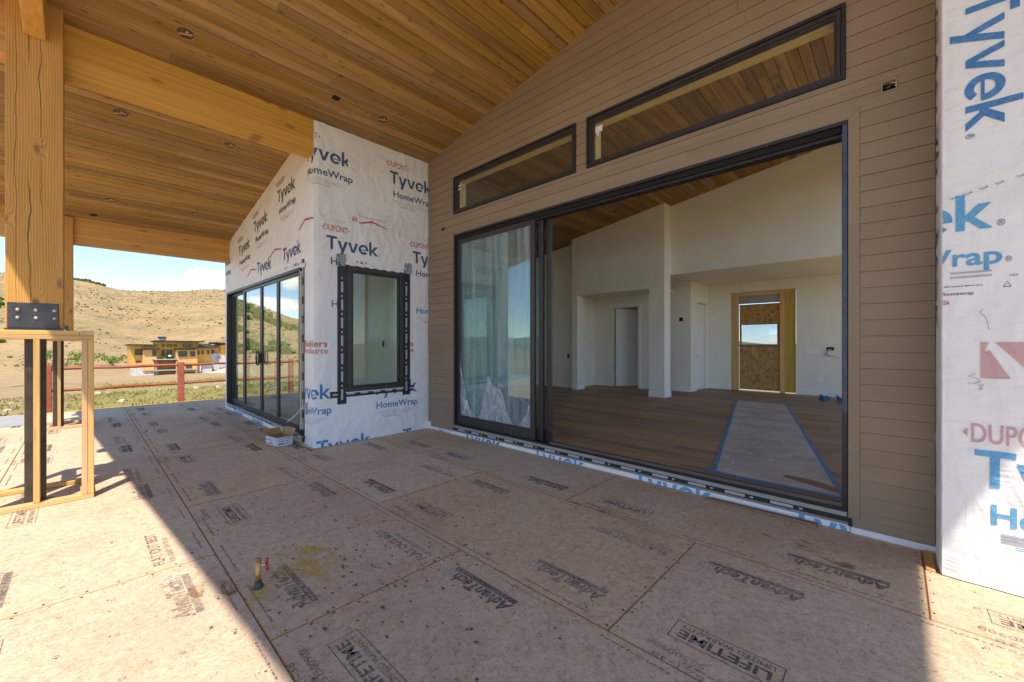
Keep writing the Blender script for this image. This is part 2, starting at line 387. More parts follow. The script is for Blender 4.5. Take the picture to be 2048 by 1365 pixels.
def ground_mat():
    g = newmat('meadow_ground')
    p = pos(g)
    n1 = g.noise(p, 0.13, 6, 0.6, 0.5)
    n2 = g.noise(p, 0.9, 5, 0.65)
    n3 = g.noise(p, 0.035, 5, 0.6)
    tan = g.mix(n2, (0.30, 0.205, 0.115), (0.42, 0.31, 0.19))
    grass = g.mix(n2, (0.15, 0.16, 0.045), (0.34, 0.28, 0.11))
    dist = g.vm('LENGTH', p)
    near = g.mapr(dist, 40, 95, 1, 0)
    f = g.m('MULTIPLY', g.mapr(g.m('ADD', g.m('MULTIPLY', n1, .6), g.m('MULTIPLY', n2, .4)), 0.42, 0.56), near)
    col = g.mix(f, tan, grass)
    # far slopes: dry sage tan with green-grey drifts
    sage = g.mix(g.mapr(g.noise(p, 0.05, 6, 0.7), 0.42, 0.62), (0.40, 0.27, 0.14), (0.27, 0.215, 0.105))
    tuft = g.noise(g.vm('MULTIPLY', p, (1, 1, 0.4)), 0.62, 3, 0.7)
    sage = g.mix(g.mapr(tuft, 0.53, 0.68, 0, 0.75), sage, (0.145, 0.12, 0.06))
    sage = g.mix(g.mapr(tuft, 0.42, 0.30, 0, 0.5), sage, (0.46, 0.33, 0.19))
    far = g.mapr(dist, 90, 170)
    col = g.mix(far, col, sage)
    valley = g.mapr(g.n('ShaderNodeSeparateXYZ', None, Vector=p).outputs[1], -120, -260)
    col = g.mix(valley, col, g.mix(n3, (0.10, 0.14, 0.04), (0.22, 0.21, 0.08)))
    principled(g, col, 0.95, 0, n2, 0.5, 0.2, 0.1)
    return g.mat
M['ground'] = ground_mat()
def leaf_mat(name, a, b, sc=6.0):
    g = newmat(name)
    c = g.mix(g.noise(pos(g), sc, 3), a, b)
    d = g.n('ShaderNodeBsdfDiffuse', None, Color=c)
    t = g.n('ShaderNodeBsdfTranslucent', None, Color=c)
    mx = g.n('ShaderNodeMixShader', None, Fac=0.3)
    g.t.links.new(d.outputs[0], mx.inputs[1]); g.t.links.new(t.outputs[0], mx.inputs[2])
    g.t.links.new(mx.outputs[0], g.out.inputs[0])
    return g.mat
M['grass'] = leaf_mat('grass', (0.24, 0.235, 0.06), (0.55, 0.43, 0.18), 0.5)
M['sage'] = leaf_mat('sage', (0.15, 0.135, 0.075), (0.25, 0.21, 0.12), 0.05)
M['juniper'] = leaf_mat('juniper', (0.06, 0.10, 0.025), (0.13, 0.18, 0.04), 0.2)
M['shrub'] = leaf_mat('shrub', (0.10, 0.19, 0.03), (0.24, 0.34, 0.06), 0.8)
M['mountain'] = plain('far_mountain', (0.16, 0.20, 0.24), 0.95, 0, 0.25, 0.002, 0)  # bluish haze of distance put into the colour

# ------------------------------------------------------------------ world sky
def build_sky():
    t = world.node_tree; t.nodes.clear(); g = G(t)
    out = t.nodes.new('ShaderNodeOutputWorld')
    sky = g.n('ShaderNodeTexSky', {'sky_type': 'NISHITA', 'sun_disc': False, 'sun_elevation': EL, 'sun_rotation': AZ, 'altitude': 2200.0, 'air_density': 1.0, 'dust_density': 0.05, 'ozone_density': 3.5})
    d = g.n('ShaderNodeTexCoord').outputs['Generated']
    s = g.n('ShaderNodeSeparateXYZ', None, Vector=d)
    z = s.outputs[2]
    # cumulus scattered round the sky: soft ellipses on the view direction broken up by noise
    rnd = random.Random(21)
    clouds = [(-10.2, 7.4, 3.6, 1.5), (-7.2, 6.6, 3.4, 1.0), (15.8, 4.7, 5.0, 1.1), (19.5, 7.6, 4.0, 1.5)]
    for k in range(5): clouds.append((-150 + k * 66 + rnd.uniform(-8, 8), rnd.uniform(12, 34), rnd.uniform(6, 12), rnd.uniform(2.2, 4.2)))
    n = g.noise(d, 16.0, 4, 0.6)
    best = None
    for ph, el, wa, wb in clouds:
        c = Vector((-math.cos(R(el)) * math.cos(R(ph)), -math.cos(R(el)) * math.sin(R(ph)), math.sin(R(el))))
        q = g.vm('MULTIPLY', g.vm('SUBTRACT', d, tuple(c)), (1 / math.sin(R(wa)), 1 / math.sin(R(wa)), 1 / math.sin(R(wb))))
        m_ = g.m('SUBTRACT', 1.0, g.vm('LENGTH', q))
        best = m_ if best is None else g.m('MAXIMUM', best, m_)
    dens = g.m('ADD', best, g.m('MULTIPLY', g.m('SUBTRACT', n, 0.5), 2.4))
    cl = g.m('MULTIPLY', g.mapr(dens, 0.15, 0.62), g.mapr(best, 0.0, 0.2))
    bright = g.mix(g.mapr(dens, 0.3, 1.0), (5.2, 5.3, 5.6), (7.5, 7.5, 7.5))
    col = g.mix(cl, sky.outputs[0], bright)
    bg = g.n('ShaderNodeBackground', None, Color=col, Strength=SKY_STRENGTH)
    t.links.new(bg.outputs[0], out.inputs[0])
build_sky()

# ------------------------------------------------------------------ mesh helpers
class MB:
    def __init__(s): s.v = []; s.f = []; s.mi = []
    def add(s, vs_, fs, mi=0):
        o = len(s.v); s.v += [tuple(v) for v in vs_]
        for f in fs: s.f.append([o + i for i in f]); s.mi.append(mi)
        return s
    def box(s, x0, x1, y0, y1, z0, z1, mi=0):
        return s.add([(x0, y0, z0), (x1, y0, z0), (x1, y1, z0), (x0, y1, z0), (x0, y0, z1), (x1, y0, z1), (x1, y1, z1), (x0, y1, z1)],
                     [(3, 2, 1, 0), (4, 5, 6, 7), (0, 1, 5, 4), (1, 2, 6, 5), (2, 3, 7, 6), (3, 0, 4, 7)], mi)
    def hexa(s, p, mi=0):
        return s.add(p, [(3, 2, 1, 0), (4, 5, 6, 7), (0, 1, 5, 4), (1, 2, 6, 5), (2, 3, 7, 6), (3, 0, 4, 7)], mi)
    def quad(s, a, b, c, d, mi=0): return s.add([a, b, c, d], [(0, 1, 2, 3)], mi)
    def tube(s, pts, r, n=8, mi=0, cap=True):
        pts = [Vector(p) for p in pts]; o = len(s.v); rs = r if isinstance(r, (list, tuple)) else [r] * len(pts)
        for i, p in enumerate(pts):
            d = (pts[min(i + 1, len(pts) - 1)] - pts[max(i - 1, 0)]).normalized()
            a = d.orthogonal().normalized() if abs(d.z) > 0.99 else d.cross(Vector((0, 0, 1))).normalized()
            b = d.cross(a)
            for k in range(n):
                t = 2 * math.pi * k / n
                s.v.append(tuple(p + (a * math.cos(t) + b * math.sin(t)) * rs[i]))
        for i in range(len(pts) - 1):
            for k in range(n):
                k2 = (k + 1) % n
                s.f.append([o + i * n + k, o + i * n + k2, o + (i + 1) * n + k2, o + (i + 1) * n + k]); s.mi.append(mi)
        if cap:
            s.f.append([o + k for k in range(n)][::-1]); s.mi.append(mi)
            e = o + (len(pts) - 1) * n
            s.f.append([e + k for k in range(n)]); s.mi.append(mi)
        return s
    def mesh(s, name, bevel=0.0, seg=1):
        me = bpy.data.meshes.new(name); me.from_pydata(s.v, [], s.f)
        for p, i in zip(me.polygons, s.mi): p.material_index = i
        bm = bmesh.new(); bm.from_mesh(me)
        bmesh.ops.recalc_face_normals(bm, faces=bm.faces)
        if bevel > 0:
            bmesh.ops.bevel(bm, geom=list(bm.edges), offset=bevel, segments=seg, affect='EDGES', profile=0.5)
        bm.to_mesh(me); bm.free()
        return me
    def build(s, name, mat, parent=None, bevel=0.0, smooth=False, seg=1):
        me = s.mesh(name, bevel, seg)
        if smooth:
            for p in me.polygons: p.use_smooth = True
        return obj(name, me, mat, parent)
def obj(name, me, mat, parent=None):
    if mat is not None and len(me.materials) == 0:
        for m in (mat if isinstance(mat, (list, tuple)) else [mat]): me.materials.append(m)
    o = bpy.data.objects.new(name, me); COL.objects.link(o)
    if parent: attach(o, parent)
    return o
def wloc(p):
    m = Matrix.Identity(4)
    while p is not None:
        m = p.matrix_basis @ m if p.parent is None else p.matrix_parent_inverse @ p.matrix_basis @ m
        p = p.parent
    return m
def attach(o, parent):
    o.parent = parent
    o.matrix_parent_inverse = wloc(parent).inverted()
def tag(o, label=None, cat=None, group=None, kind=None):
    if label: o['label'] = label
    if cat: o['category'] = cat
    if group: o['group'] = group
    if kind: o['kind'] = kind
    return o
def thing(name, label, cat, loc, group=None):
    o = bpy.data.objects.new(name, None); COL.objects.link(o); o.location = loc
    o.empty_display_size = 0.2
    return tag(o, label, cat, group)
def struct(name, loc=(0, 0, 0)):
    o = bpy.data.objects.new(name, None); COL.objects.link(o); o.location = loc
    o['kind'] = 'structure'
    return o
def box(name, mat, parent, x0, x1, y0, y1, z0, z1, bevel=0.0):
    return MB().box(x0, x1, y0, y1, z0, z1).build(name, mat, parent, bevel)

# ------------------------------------------------------------------ text
_tc = {}
def text_mesh(s, shear=0.0, offset=0.0, space=1.0):
    k = (s, shear, offset, space)
    if k in _tc: return _tc[k]
    cu = bpy.data.curves.new('txt', 'FONT'); cu.body = s; cu.size = 1.0; cu.shear = shear; cu.offset = offset
    cu.resolution_u = 3; cu.fill_mode = 'FRONT'; cu.space_character = space
    o = bpy.data.objects.new('txt', cu); COL.objects.link(o)
    dg = bpy.context.evaluated_depsgraph_get()
    me = bpy.data.meshes.new_from_object(o.evaluated_get(dg))
    vs_ = [tuple(v.co) for v in me.vertices]; fs = [tuple(p.vertices) for p in me.polygons]
    bpy.data.objects.remove(o); bpy.data.curves.remove(cu); bpy.data.meshes.remove(me)
    _tc[k] = (vs_, fs)
    return _tc[k]
CAP = None
def caph():
    global CAP
    if CAP is None: CAP = max(v[1] for v in text_mesh('H')[0])
    return CAP
class Print:
    """flat lettering laid out in (u,v) on a face"""
    def __init__(s): s.mb = MB()
    def text(s, t, u0, u1, v, cap, mi=0, offset=0.0, shear=0.0, rot=0.0, space=1.0):
        vs_, fs = text_mesh(t, shear, offset, space)
        xa = min(p[0] for p in vs_); xb = max(p[0] for p in vs_)
        sx = (u1 - u0) / (xb - xa); sy = cap / caph()
        c, sn = math.cos(rot), math.sin(rot)
        out = []
        for x, y, _ in vs_:
            a = (x - xa) * sx; b = y * sy
            out.append((u0 + a * c - b * sn, v + a * sn + b * c, 0))
        s.mb.add(out, fs, mi); return s
    def tyvek(s, u0, u1, v, cap, mi=0, rot=0.0):
        """heavy rounded wordmark drawn letter by letter"""
        polys = [[(0, .83), (.80, .83), (.80, 1.0), (0, 1.0)], [(.305, 0), (.495, 0), (.495, .83), (.305, .83)]]
        o = .80
        polys.append([(o + a, b) for a, b in ((0, .73), (.285, -.02), (.19, -.31), (.40, -.31), (.77, .73), (.56, .73), (.385, .22), (.21, .73))])
        o = 1.60
        polys.append([(o + a, b) for a, b in ((0, .73), (.27, 0), (.50, 0), (.77, .73), (.57, .73), (.385, .19), (.20, .73))])
        ox, oy = 2.80, .365; n = 22
        for i in range(n):
            q = []
            for k, r in ((i, 1), (i + 1, 1), (i + 1, 0), (i, 0)):
                t = math.radians(318 * k / n); rx, ry = (.39, .385) if r else (.205, .205)
                q.append((ox + rx * math.cos(t), oy + ry * math.sin(t)))
            polys.append(q)
        polys.append([(ox - .21, oy - .07), (ox + .39, oy - .07), (ox + .39, oy + .001), (ox - .21, oy + .001)])
        o = 3.26
        polys.append([(o, 0), (o + .19, 0), (o + .19, 1.06), (o, 1.06)])
        polys.append([(o + a, b) for a, b in ((.19, .26), (.25, .27), (.50, 0), (.75, 0), (.385, .365), (.72, .73), (.46, .73), (.19, .43))])
        k = (u1 - u0) / 4.01; c, sn = math.cos(rot), math.sin(rot)
        for P in polys:
            s.poly([(u0 + x * k * c - y * cap * sn, v + x * k * sn + y * cap * c) for x, y in P], mi)
        return s
    def rect(s, u0, u1, v0, v1, mi=0): s.mb.quad((u0, v0, 0), (u1, v0, 0), (u1, v1, 0), (u0, v1, 0), mi); return s
    def frame(s, u0, u1, v0, v1, w, mi=0):
        s.rect(u0, u1, v0, v0 + w, mi); s.rect(u0, u1, v1 - w, v1, mi); s.rect(u0, u0 + w, v0 + w, v1 - w, mi); s.rect(u1 - w, u1, v0 + w, v1 - w, mi); return s
    def dashes(s, u0, u1, v, h, mi=0, seed=1):
        """lettering too small to read: a row of short dashes"""
        rn = random.Random(seed); u = u0
        while u < u1:
            w = rn.uniform(.8, 3.2) * h; s.rect(u, min(u + w, u1), v, v + h * rn.uniform(.55, 1), mi); u += w + rn.uniform(.4, 1.0) * h
        return s
    def poly(s, pts, mi=0): s.mb.add([(a, b, 0) for a, b in pts], [tuple(range(len(pts)))], mi); return s
    def build(s, name, mats, parent, origin, udir, vdir, clip=None):
        bm = bmesh.new()
        vv = [bm.verts.new(v) for v in s.mb.v]
        for f, mi in zip(s.mb.f, s.mb.mi):
            try: fc = bm.faces.new([vv[i] for i in f]); fc.material_index = mi
            except ValueError: pass
        if clip:
            for co, no in (((clip[0], 0, 0), (-1, 0, 0)), ((clip[1], 0, 0), (1, 0, 0)), ((0, clip[2], 0), (0, -1, 0)), ((0, clip[3], 0), (0, 1, 0))):
                bmesh.ops.bisect_plane(bm, geom=list(bm.verts) + list(bm.edges) + list(bm.faces), plane_co=co, plane_no=no, clear_outer=True)
        if len(bm.faces) == 0: bm.free(); return None
        O = Vector(origin); U = Vector(udir); V = Vector(vdir)
        for v in bm.verts: v.co = O + U * v.co.x + V * v.co.y
        me = bpy.data.meshes.new(name); bm.to_mesh(me); bm.free()
        return obj(name, me, mats, parent)

# ================================================================== TERRAIN
def lerp_tab(tab, x):
    if x <= tab[0][0]: return tab[0][1]
    for (a, va), (b, vb) in zip(tab, tab[1:]):
        if x <= b:
            t = (x - a) / (b - a); t = t * t * (3 - 2 * t)
            return va + (vb - va) * t
    return tab[-1][1]
CREST = [(-180, -0.6), (-85, -0.6), (-60, 2.0), (-45, 5.0), (-25, 6.6), (-11, 6.2), (-6, 5.55), (-3, 5.4), (0.7, 6.1), (5, 6.3), (8.5, 6.0), (12, 4.95), (18.7, 3.0), (26, 1.3), (34, 0.1), (45, -0.6), (180, -0.6)]
def terrain(x, y):
    r = math.hypot(x, y); ph = math.degrees(math.atan2(-y, -x))
    zb = lerp_tab([(0, -0.42), (16.5, -0.38), (45, -2.2), (100, -5.2), (130, -5.0)], r)
    nz = mnoise.noise(Vector((x * 0.02, y * 0.02, 0)))
    nz2 = mnoise.noise(Vector((x * 0.13, y * 0.13, 3)))
    zc = 1.43 + 430 * math.tan(R(lerp_tab(CREST, ph)))
    if r > 118:
        t = (r - 118) / (430 - 118)
        if t < 1:
            s = t ** 1.12
            s += 0.035 * math.sin(ph * 0.42 + t * 5) * t * (1 - t) * 4
            zb = -5.1 + (zc + 5.1) * s
        else:
            zb = zc - (zc + 14) * min(1, ((r - 430) / 900)) ** 1.3
    amp = min(1, max(0, (r - 20) / 60))
    return zb + amp * (nz * 1.1 * min(1, r / 160) + nz2 * 0.28) + 0.04 * mnoise.noise(Vector((x * 0.6, y * 0.6, 9)))
def build_ground():
    rs = [0.0]; r = 3.0
    while r < 7000: rs.append(r); r *= 1.045 if r > 10 else 1.25
    phis = []
    a = -180.0
    while a < 180: phis.append(a); a += 0.8 if -40 < a < 60 else 4.0
    v = []; f = []
    n = len(phis)
    for r in rs[1:]:
        for ph in phis:
            x = -r * math.cos(R(ph)); y = -r * math.sin(R(ph))
            v.append((x, y, terrain(x, y)))
    c = len(v); v.append((0, 0, -0.42))
    for i in range(len(rs) - 2):
        for k in range(n):
            k2 = (k + 1) % n
            f.append((i * n + k, i * n + k2, (i + 1) * n + k2, (i + 1) * n + k))
    for k in range(n): f.append((c, (k + 1) % n, k))
    me = bpy.data.meshes.new('ground'); me.from_pydata(v, [], f)
    for p in me.polygons: p.use_smooth = True
    bm = bmesh.new(); bm.from_mesh(me); bmesh.ops.recalc_face_normals(bm, faces=bm.faces)
    if sum(fc.normal.z for fc in bm.faces) < 0: bmesh.ops.reverse_faces(bm, faces=bm.faces)
    bm.to_mesh(me); bm.free()
    tag(obj('ground', me, M['ground']), kind='structure')
    # far range across the valley
    mb = MB(); pts = []
    for i in range(0, 241):
        ph = -60 + i * 1.0
        rr = 6200 + 500 * math.sin(ph * 0.3)
        h = 60 + 75 * (0.5 + 0.5 * mnoise.noise(Vector((ph * 0.09, 1.3, 0)))) + 50 * mnoise.noise(Vector((ph * 0.31, 5.1, 0)))
        pts.append((-rr * math.cos(R(ph)), -rr * math.sin(R(ph)), h))
    for a, b in zip(pts, pts[1:]):
        k = 1.25
        mb.quad((a[0] * 0.85, a[1] * 0.85, -30), (b[0] * 0.85, b[1] * 0.85, -30), b, a)
        mb.quad(a, b, (b[0] * k, b[1] * k, -30), (a[0] * k, a[1] * k, -30))
    tag(mb.build('mountain_range', M['mountain']), kind='structure')
build_ground()

def scatter_blobs(name, label, cat, mat, n, rr, pr, size, seed, squash=0.75, patch=None):
    rnd = random.Random(seed); mb = MB()
    bm = bmesh.new(); bmesh.ops.create_icosphere(bm, subdivisions=1, radius=1.0)
    bv = [v.co.copy() for v in bm.verts]; bf = [tuple(v.index for v in f.verts) for f in bm.faces]; bm.free()
    cnt = 0; tries = 0
    while cnt < n and tries < n * 8:
        tries += 1
        r = math.sqrt(rnd.uniform(rr[0] ** 2, rr[1] ** 2)); ph = rnd.uniform(*pr)
        x = -r * math.cos(R(ph)); y = -r * math.sin(R(ph))
        if -128 < x < -96 and 2 < y < 28: continue
        if patch is not None and mnoise.noise(Vector((x * patch[0], y * patch[0], 4))) < patch[1]: continue
        s = rnd.uniform(*size) * (0.6 + 0.8 * rnd.random()); z = terrain(x, y)
        mb.add([(x + b.x * s * rnd.uniform(0.6, 1.25), y + b.y * s * rnd.uniform(0.6, 1.25), z + (b.z * squash + squash * 0.45) * s * rnd.uniform(0.7, 1.15)) for b in bv], bf)
        cnt += 1
    o = mb.build(name, mat); tag(o, label, cat, kind='stuff'); return o
scatter_blobs('sagebrush', 'dry grey green sagebrush dotting the tan hillside', 'sagebrush', M['sage'], 6000, (122, 440), (-26, 30), (0.16, 0.5), 3, 0.6, (0.016, -0.22))
scatter_blobs('hillside_juniper', 'dark green juniper scrub scattered over the slope and ridge', 'scrub', M['juniper'], 900, (150, 436), (5, 36), (0.9, 2.1), 5, 0.8, (0.02, 0.05))
scatter_blobs('ridge_scrub', 'dark green scrub along the crest of the hill', 'scrub', M['juniper'], 190, (420, 440), (-1.5, 4), (0.6, 1.3), 6, 0.8)
scatter_blobs('field_rock', 'pale rocks lying in the meadow beyond the fence', 'rocks', M['rock'], 380, (17, 48), (-18, 18), (0.02, 0.085), 8, 0.6, (0.16, 0.02))

def grass():
    rnd = random.Random(11); mb = MB()
    for i in range(9000):
        r = 13.0 + 40 * rnd.random() ** 1.3; ph = rnd.uniform(-24, 26)
        x = -r * math.cos(R(ph)); y = -r * math.sin(R(ph))
        if x > -12.75: continue
        if mnoise.noise(Vector((x * 0.13, y * 0.13, 2))) + 0.5 * rnd.random() < 0.22: continue
        z = terrain(x, y)
        for k in range(4):
            a = rnd.uniform(0, 6.28); h = rnd.uniform(0.02, 0.085) * (0.8 + r / 40); w = rnd.uniform(0.010, 0.025) * (1 + r / 18)
            dx, dy = math.cos(a), math.sin(a); ox, oy = rnd.uniform(-.12, .12), rnd.uniform(-.12, .12)
            lx, ly = rnd.uniform(-.5, .5) * h, rnd.uniform(-.5, .5) * h
            mb.add([(x + ox - dx * w, y + oy - dy * w, z - .01), (x + ox + dx * w, y + oy + dy * w, z - .01), (x + ox + lx, y + oy + ly, z + h)], [(0, 1, 2)])
    me = bpy.data.meshes.new('meadow_grass'); me.from_pydata(mb.v, [], mb.f)
    tag(obj('meadow_grass', me, M['grass']), 'short green and straw grass in the meadow past the deck', 'grass', kind='stuff')
grass()

# gravel drive crossing in front of the far house
def road():
    mb = MB(); prev = None
    for i in range(41):
        y = -34 + i * 1.6; xc = -72 - 14 * (i / 40) + 1.5 * math.sin(i * 0.3)
        a = (xc + 3.0, y, terrain(xc + 3.0, y) + 0.09); b = (xc - 3.0, y, terrain(xc - 3.0, y) + 0.09)
        if prev: mb.quad(prev[0], a, b, prev[1])
        prev = (a, b)
    tag(mb.build('gravel_road', M['gravel']), kind='structure')
road()

def shrub(x, y, s, label, seed, mat='shrub'):
    rnd = random.Random(seed); z = terrain(x, y)
    t = thing('shrub', label, 'shrub', (x, y, z), 'green shrubs at the foot of the hill')
    mb = MB()
    clumps = [(rnd.uniform(-1, 1) * s, rnd.uniform(-1, 1) * s, rnd.uniform(0.4, 1.2) * s, rnd.uniform(0.4, 0.7) * s) for _ in range(7)]
    for i in range(420):
        c = rnd.choice(clumps)
        d = Vector((rnd.gauss(0, 1), rnd.gauss(0, 1), rnd.gauss(0, 1))).normalized() * c[3] * rnd.uniform(0.55, 1.1)
        p = Vector((x + c[0], y + c[1], max(z + .05, z + c[2] + d.z * 0.8))) + Vector((d.x, d.y, 0))
        n = Vector((rnd.gauss(0, 1), rnd.gauss(0, 1), rnd.gauss(0, 1))).normalized(); a = n.orthogonal().normalized(); b = n.cross(a); l = rnd.uniform(0.10, 0.26)
        mb.add([p - a * l, p + b * l * .6, p + a * l, p - b * l * .6], [(0, 1, 2, 3)])
    mb.build('foliage', M[mat], t)
    st = MB()
    for k in range(4):
        a = rnd.uniform(0, 6.28)
        st.tube([(x, y, z - .1), (x + math.cos(a) * s * .3, y + math.sin(a) * s * .3, z + s * .5), (x + math.cos(a) * s * .6, y + math.sin(a) * s * .6, z + s)], [.06, .04, .02], 5)
    st.build('stem', M['scrap'], t)
SH = ['leftmost', 'second from the left', 'third from the left', 'fourth from the left', 'rightmost']
for i, (px, s) in enumerate([(-7.2, 2.2), (-3.4, 2.3), (0.2, 2.0), (4.0, 1.8), (8.0, 1.7)]):
    shrub(-131 - i * 0.6, px + 0.8, s, 'bushy green shrub at the foot of the hill, %s of the row' % SH[i], 20 + i)

# ================================================================== RAIL FENCE
def fence():
    posts = [(-15.15, -3.7), (-15.2, -0.62), (-15.4, 1.98), (-15.55, 4.6), (-15.7, 7.2), (-15.85, 9.8)]
    t = thing('rail_fence', 'red stained split rail fence between the deck and the meadow', 'fence', (-15.4, 1.98, terrain(-15.4, 1.98)))
    rnd = random.Random(4)
    for x, y in posts[1:]:
        z = terrain(x, y)
        MB().box(x - .065, x + .065, y - .075, y + .075, z - .4, z + 1.25).build('post', M['fence'], t, 0.012)
    for (xa, ya), (xb, yb) in zip(posts[1:], posts[2:]):
        for h in (0.62, 1.16):
            pts = []; rr = []
            for k in range(7):
                u = k / 6; x = xa + (xb - xa) * u; y = ya + (yb - ya) * u
                pts.append((x + .01, y, terrain(x, y) * 0.3 + 0.7 * -.38 + h + rnd.uniform(-.012, .012))); rr.append(rnd.uniform(.036, .050))
            MB().tube(pts, rr, 6).build('rail', M['fence'], t)
    t2 = thing('rail_fence', 'end of a red split rail fence left of the gap, at the left picture edge', 'fence', (-15.15, -3.7, -.38))
    for x, y in ((-15.1, -1.82), (-15.0, -4.6)):
        MB().box(x - .06, x + .06, y - .07, y + .07, -.8, .86).build('post', M['fence'], t2, 0.012)
    for h in (0.62, 1.16):
        MB().tube([(-15.08, -1.55, h - .38), (-15.05, -3.0, h - .37), (-15.0, -4.7, h - .39)], [.05, .055, .05], 6).build('rail', M['fence'], t2)
fence()

# ================================================================== FAR HOUSE
def far_house():
    X0 = -110.0; zg = -5.2
    t = thing('neighbor_house', 'modern house with orange cedar cladding, pale stone base and low dark roofs below the hill', 'house', (X0, 14, zg))
    def Y(px): # along the facade
        a = (px - 1024) / 810.6
        rx = -0.6875 + 0.7262 * a; ry = 0.7262 + 0.6875 * a
        return ry * X0 / rx
    def Z(py, px=330):
        a = (px - 1024) / 810.6; return 1.43 + (686.3 - py) / 810.6 * (X0 / (-0.6875 + 0.7262 * a))
    W = M['cedar_wall']; dk = M['roof_dark']
    # cladding volumes as upright board bands
    def clad(px0, px1, py0, py1, dx, depth=8.0):
        y0, y1 = Y(px0), Y(px1); z0, z1 = Z(py1, px0), Z(py0, px0)
        box('wall', W, t, X0 - depth, X0 + dx, y0, y1, z0, z1)
        return y0, y1
    clad(260.5, 317, 691, 744, 0.0); clad(316, 400, 684, 745, -1.2, 9.0); clad(351, 393, 700, 745, 1.0); clad(392, 423, 697, 733, -0.6); clad(422, 448, 694, 712, -1.6); clad(443, 462, 690, 728, -0.9)
    clad(285, 313, 700, 742, 0.5, 2)
    for p0, p1, q0, q1, dx in ((261, 286, 733, 755, 0.12), (286, 316, 742, 755, 0.2), (394, 424, 728, 752, -0.1), (423, 449, 708, 742, -1.0), (440, 464, 712, 736, -.5)):
        box('stone_base', M['stone'], t, X0 - 6, X0 + dx, Y(p0), Y(p1), Z(q1, p0), Z(q0, p0))
    # roofs: low sloping slabs with eaves
    def roof(px0, px1, pya, pyb, dx, depth, th=0.24, up=-.15):
        y0, y1 = Y(px0), Y(px1); za, zb = Z(pya, px0), Z(pyb, px0)
        MB().hexa([(X0 - depth, y0, za + up - th), (X0 + dx, y0, za - th), (X0 + dx, y1, zb - th), (X0 - depth, y1, zb + up - th), (X0 - depth, y0, za + up), (X0 + dx, y0, za), (X0 + dx, y1, zb), (X0 - depth, y1, zb + up)]).build('roof', dk, t)
    roof(256, 315, 688.5, 689.5, 1.4, 9); roof(311, 408, 681, 682.5, 0.4, 10); roof(283, 319, 697, 697.5, 1.2, 2, .2); roof(349, 412, 697, 694, 2.0, 8, .22); roof(396, 436, 694.5, 695, 0.6, 10, .2, .75); roof(434, 466, 684.5, 687, 0.3, 9, .3)
    ch = MB().box(X0 - 5, X0 - 3.6, Y(322), Y(337), Z(681), Z(675)).build('chimney', M['stone'], t)
    box('cap', dk, ch, X0 - 5.2, X0 - 3.4, Y(321.5), Y(337.5), Z(677), Z(673.5))
    # windows, each with a dark frame and its pane
    for p0, p1, q0, q1, dx in ((270, 284.5, 698.5, 710.5, .0), (304.5, 312, 701, 712, .5), (325.5, 331, 689.5, 694, -1.2), (335, 346, 689.5, 694, -1.2), (349, 355, 689.5, 694, -1.2), (367.5, 384, 688.5, 694, -1.2),
                           (325.5, 331, 700, 713, -1.2), (334.5, 346, 700, 717, -1.2), (356, 372.5, 703, 713.5, 1.0), (379, 388, 703, 713, 1.0), (392.5, 400, 701.5, 710, -.6), (405, 408, 701, 709, -.6), (416, 419.5, 701, 709, -.6), (423, 431, 701, 709, -1.5), (370, 382, 730, 738, 1.0), (271, 283, 722, 725, 0.)):
        y0, y1 = Y(p0), Y(p1); z0, z1 = Z(q1, p0), Z(q0, p0); x = X0 + dx
        w = MB(); fr = .09
        w.box(x, x + .1, y0, y1, z0, z0 + fr).box(x, x + .1, y0, y1, z1 - fr, z1).box(x, x + .1, y0, y0 + fr, z0 + fr, z1 - fr).box(x, x + .1, y1 - fr, y1, z0 + fr, z1 - fr)
        wo = w.build('window', dk, t)
        box('pane', M['glass_far'], wo, x + .02, x + .05, y0 + fr, y1 - fr, z0 + fr, z1 - fr)
    # balcony, lower terrace, posts and furniture
    box('balcony', M['roof_dark'], t, X0 - 1, X0 + 2.2, Y(305), Y(352), Z(721.5), Z(718.5))
    box('balcony_rim', M['alu'], t, X0 + 2.2, X0 + 2.3, Y(305), Y(352), Z(719.6), Z(717.8))
    box('terrace', M['concrete'], t, X0 - 1, X0 + 2.2, Y(304), Y(390), Z(741), Z(739))
    box('underside_wall', W, t, X0 - 1, X0 - .4, Y(313), Y(392), Z(756), Z(741))
    for px in (306.5, 349, 388):
        box('column', M['cedar_wall'] if px > 310 else dk, t, X0 + 1.9, X0 + 2.1, Y(px), Y(px + 1.6), Z(755), Z(721))
    box('grill', dk, t, X0 + .6, X0 + 1.3, Y(334.5), Y(347), Z(718), Z(713.5)); box('folded_cover', M['card_white'], t, X0 + .6, X0 + 1.2, Y(335), Y(341), Z(713.5), Z(710.5))
    box('downpipe', M['card_white'], t, X0 + .2, X0 + .4, Y(399), Y(401), Z(746), Z(728))
    rf = random.Random(3)
    for px in (267, 276, 285, 294, 303, 330, 344, 358, 372, 386):
        z = Z(690.6, px) if px < 310 else Z(683.4, px)
        box('rafter_tail', M['jamb_wood'], t, X0 - .2, X0 + (1.2 if px < 310 else .25), Y(px), Y(px) + .16, z - .22, z)
    # graded earth bank at the house's right
    mb = MB(); n = 12
    for i in range(n):
        for j in range(6):
            def P(a, b):
                y = 16.5 + 9 * a / n; x = -108.8 + 9 * b / 6
                return (x, y, terrain(x, y) - .3 + 2.2 * (a / n) ** 1.2 * (1 - b / 6) + .12 * mnoise.noise(Vector((x, y, 0))))
            mb.quad(P(i, j), P(i + 1, j), P(i + 1, j + 1), P(i, j + 1))
    tag(mb.build('earth_bank', M['gravel']), kind='structure')
far_house()

